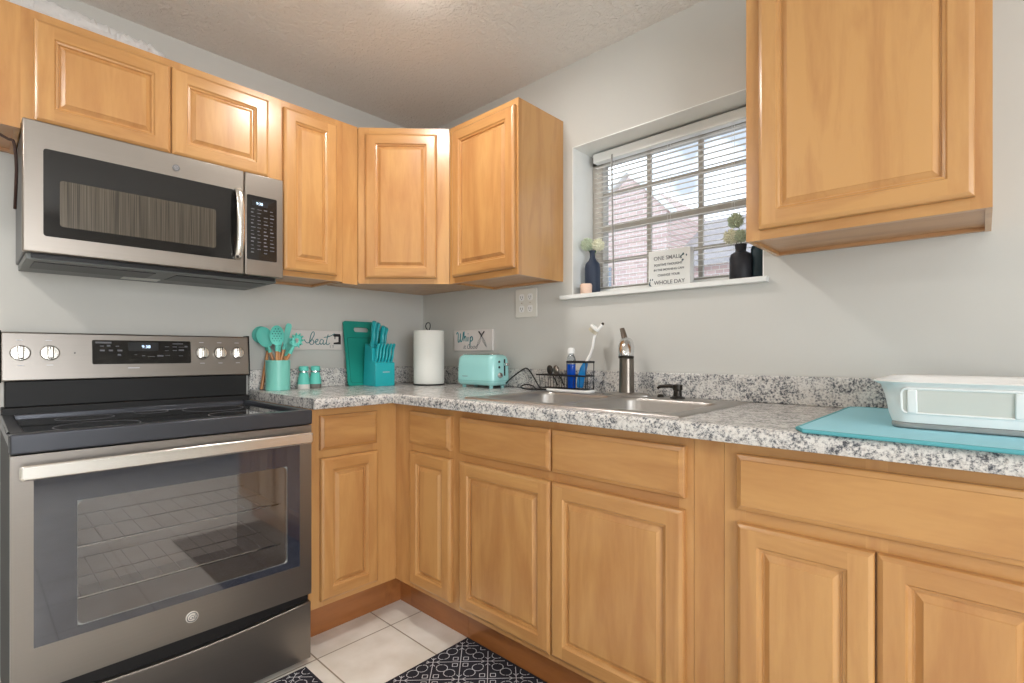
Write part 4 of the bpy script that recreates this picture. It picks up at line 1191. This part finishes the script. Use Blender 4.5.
ss = thing('block_sign', 'white block sign printed with a motto about one small positive thought', 'sign', (1.408, .030, SZ), R(1))
MB().box(0, .168, 0, .036, 0, .146).build('block', plain('white_sign_face', (226, 228, 226), .5), ss, bevel=.002)
for body, size, x, z in (('ONE SMALL', .021, .078, .108), ('POSITIVE THOUGHT', .0125, .082, .085), ('IN THE MORNING CAN', .0115, .084, .066), ('CHANGE YOUR', .0125, .084, .045), ('WHOLE DAY', .021, .086, .014)):
    text(body, size, INKGREY, ss, (x, -.0006, z), align='CENTER', extrude=.0004, bold=.0002)
random.seed(9); q = MB()
for (cx, cz) in ((.144, .112), (.016, .020)):
    for k in range(9):
        a = random.uniform(0, 6.28); px, pz = cx + random.uniform(-.012, .012), cz + random.uniform(-.018, .018)
        q.prism_y([(px, pz - .004), (px + .003, pz), (px, pz + .005), (px - .003, pz)], -.0008, .001)
q.build('leaf_print', plain('slate_ink', (60, 84, 96), .6), ss)

# ------------------------------------------------------------------ drying mat and dish rack
mt = thing('drying_mat', 'aqua microfiber drying mat hanging slightly over the counter edge', 'mat', (0, 0, CT))
# corners measured on the worktop
mp_ = [(2.092, -.612), (2.098, -.600), (2.080, -.085), (2.098, -.060), (2.62, -.050), (2.62, -.672), (2.56, -.672)]
poly = [(2.086, -.600), (2.104, -.634), (2.60, -.664), (2.60, -.040), (2.110, -.040), (2.090, -.060)]
m = MB(); m.prism(poly, .0005, .0075); m.build('mat', MATM, mt, bevel=.003)
m = MB(); m.tube([(x, y, .0045) for x, y in poly], .0042, 8, closed=True); m.build('binding', MATE, mt)
MZ = CT + .0088
rk = thing('dish_tub', 'white plastic dish tub with handle cut-outs on the aqua mat', 'dish tub', (2.230, -.478, MZ))
MB().prism(rrect(0, .34, 0, .36, .03), 0, .0115).build('drip_base', GREYT, rk, bevel=.003)
L0, D0, Z0 = .34, .36, .012
KZ = .86
bmx = bmesh.new()
def sect(off, z, r=.035, n=6): return [bmx.verts.new((x, y, Z0 + z * KZ)) for x, y in rrect(-off, L0 + off, -off, D0 + off, r + off, n)]
secs = [(0, .0), (.006, .020), (.012, .060), (.020, .088), (.030, .094), (.033, .097), (.030, .100), (.020, .097)]
R1 = [sect(o_, z) for o_, z in secs]
ins_ = [sect(o_, z) for o_, z in ((.014, .088), (.006, .058), (.0, .022), (-.006, .005))]
AL = R1 + ins_
for i in range(len(AL) - 1):
    for k in range(len(AL[0])):
        k2 = (k + 1) % len(AL[0])
        bmx.faces.new((AL[i][k], AL[i][k2], AL[i + 1][k2], AL[i + 1][k]))
bmx.faces.new(AL[0][::-1]); bmx.faces.new(AL[-1])
bmesh.ops.recalc_face_normals(bmx, faces=bmx.faces)
me = bpy.data.meshes.new('tub'); bmx.to_mesh(me); bmx.free(); me.materials.append(WHITEP); me.shade_smooth(); me.set_sharp_from_angle(angle=R(60))
o = bpy.data.objects.new('tub', me); COL.objects.link(o); o.parent = rk
# handle openings: recessed pocket on the front, posts
def lean(m, out):
    # follow the slanting front wall of the tub
    m.v = [(x, y - (.006 + (z / KZ - .02) * .15 if z / KZ < .06 else .012 + (z / KZ - .06) * .28) + out, z + Z0) for x, y, z in m.v]; return m
m = MB(); m.prism_y(rounded(.205, .046, .009, 4, .022, .022), -.0008, .004)
lean(m, 0).build('recessed_panel', plain('ivory_inner_plastic', (214, 212, 204), .4), rk)
for x in (.030, .186):
    lean(MB().box(x, x + .016, -.0045, .004, .020, .068), 0).build('handle_clip', WHITEP, rk, bevel=.002)
m = MB(); m.tube([(x, -.001, z) for x, z in rounded(.209, .050, .010, 4, .020, .020)], .0024, 8, closed=True); lean(m, 0).build('panel_rim', WHITEP, rk)

# ------------------------------------------------------------------ rugs
RUGB = plain('black_rug', (34, 34, 44), .95, bump=.4, bscale=400)
RUGW = plain('white_rug_lines', (206, 206, 212), .9)


def rug(label, x0, x1, y0, y1, P=.095):
    t = MB(); t.box(x0, x1, y0, y1, .0008, .006, 0)
    z = .0063; w = .0026; C, S = cos(R(45)), sin(R(45))
    def clipin(p): return x0 + .003 < p[0] < x1 - .003 and y0 + .003 < p[1] < y1 - .003
    def line(pts, sub=1):
        for a, b in zip(pts[:-1], pts[1:]):
            for k in range(sub):
                p = (a[0] + (b[0] - a[0]) * k / sub, a[1] + (b[1] - a[1]) * k / sub); q = (a[0] + (b[0] - a[0]) * (k + 1) / sub, a[1] + (b[1] - a[1]) * (k + 1) / sub)
                if not (clipin(p) and clipin(q)): continue
                dx, dy = q[0] - p[0], q[1] - p[1]; L = math.hypot(dx, dy)
                nx, ny = -dy / L * w / 2, dx / L * w / 2
                t.add([(p[0] + nx, p[1] + ny, z), (q[0] + nx, q[1] + ny, z), (q[0] - nx, q[1] - ny, z), (p[0] - nx, p[1] - ny, z)], [(0, 1, 2, 3)], 1)
    N = int((x1 - x0 + y1 - y0) / P) + 3
    for i in range(-N, N):
        for j in range(-N, N):
            ox, oy = i * P, j * P
            cx, cy = x0 + .028 + ox * C - oy * S, y1 - .052 + ox * S + oy * C
            if not (x0 - P < cx < x1 + P and y0 - P < cy < y1 + P): continue
            def F(a, b): return (cx + (a * C - b * S) * P, cy + (a * S + b * C) * P)
            line([F(0, 0), F(1, 0)], 8); line([F(0, 0), F(0, 1)], 8)
            if (i + j) % 2 == 0:
                for g in range(4):
                    G = lambda a, b, g=g: F(*[(a, b), (-b, a), (-a, -b), (b, -a)][g])
                    line([G(.24, .09), G(.13, 0), G(.24, -.09)])
                    arc = [G(.36 + .20 * cos(R(q)), .36 + .20 * sin(R(q))) for q in range(-80, 171, 25)]
                    line(arc); line([G(.16, .36), G(.16, .25), G(.25, .16), G(.36, .16)])
            else:
                for g in range(4):
                    G = lambda a, b, g=g: F(*[(a, b), (-b, a), (-a, -b), (b, -a)][g])
                    line([G(.10, .10), G(.28, .10), G(.28, .28), G(.10, .28), G(.10, .10)])
    return tag(t.build('kitchen_rug', [RUGB, RUGW], None, smooth=False), label, 'rug', 'black patterned kitchen rugs')


rug('black rug with white lattice pattern running along the sink cabinets', .945, 2.35, -.995, -.506)
rug('black rug with white lattice pattern on the floor before the range', .672, 1.12, -1.85, -1.005)

# ------------------------------------------------------------------ outside
hs = thing('neighbor_house', 'pale brick neighboring house seen through the window blind', 'house', (0, 7.5, 0))
m = MB(); m.prism_y([(-5.6, -1), (-2.15, -1), (-2.15, 3.9), (-3.0, 4.72), (-5.6, 2.6)], 0, 3.0); m.build('gable_wall', BRICK, hs, smooth=False)
m = MB(); m.box(-2.15, 4.0, .3, 3.2, -1, 2.85); w2 = m.build('wing_wall', BRICK, hs, smooth=False)
m = MB(); m.add([(-2.2, .0, 2.80), (4.2, .0, 2.80), (4.2, 2.0, 4.05), (-2.2, 2.0, 4.05), (-2.2, .0, 2.72), (4.2, .0, 2.72), (4.2, 2.0, 3.97), (-2.2, 2.0, 3.97)], [(0, 1, 2, 3), (4, 7, 6, 5), (0, 4, 5, 1), (1, 5, 6, 2), (2, 6, 7, 3), (3, 7, 4, 0)]); m.build('roof', SHINGLE, hs, smooth=False)
m = MB()
for a, b in (((-2.0, 3.76), (-3.0, 4.80)), ((-3.0, 4.80), (-5.6, 2.68))):
    m.prism_y([(a[0], a[1]), (b[0], b[1]), (b[0], b[1] + .12), (a[0], a[1] + .12)], -.08, .1)
m.build('gable_trim', WHITE, hs, smooth=False)
m = MB(); m.box(-4.2, -3.4, -.03, .02, 1.6, 2.9); m.build('window', plain('dark_pane', (150, 158, 170), .2), hs)
mg = MB().box(-30, 30, .6, 40, -.9, -.8); struct(mg.build('ground', plain('outdoor_ground', (214, 216, 216), .9)))
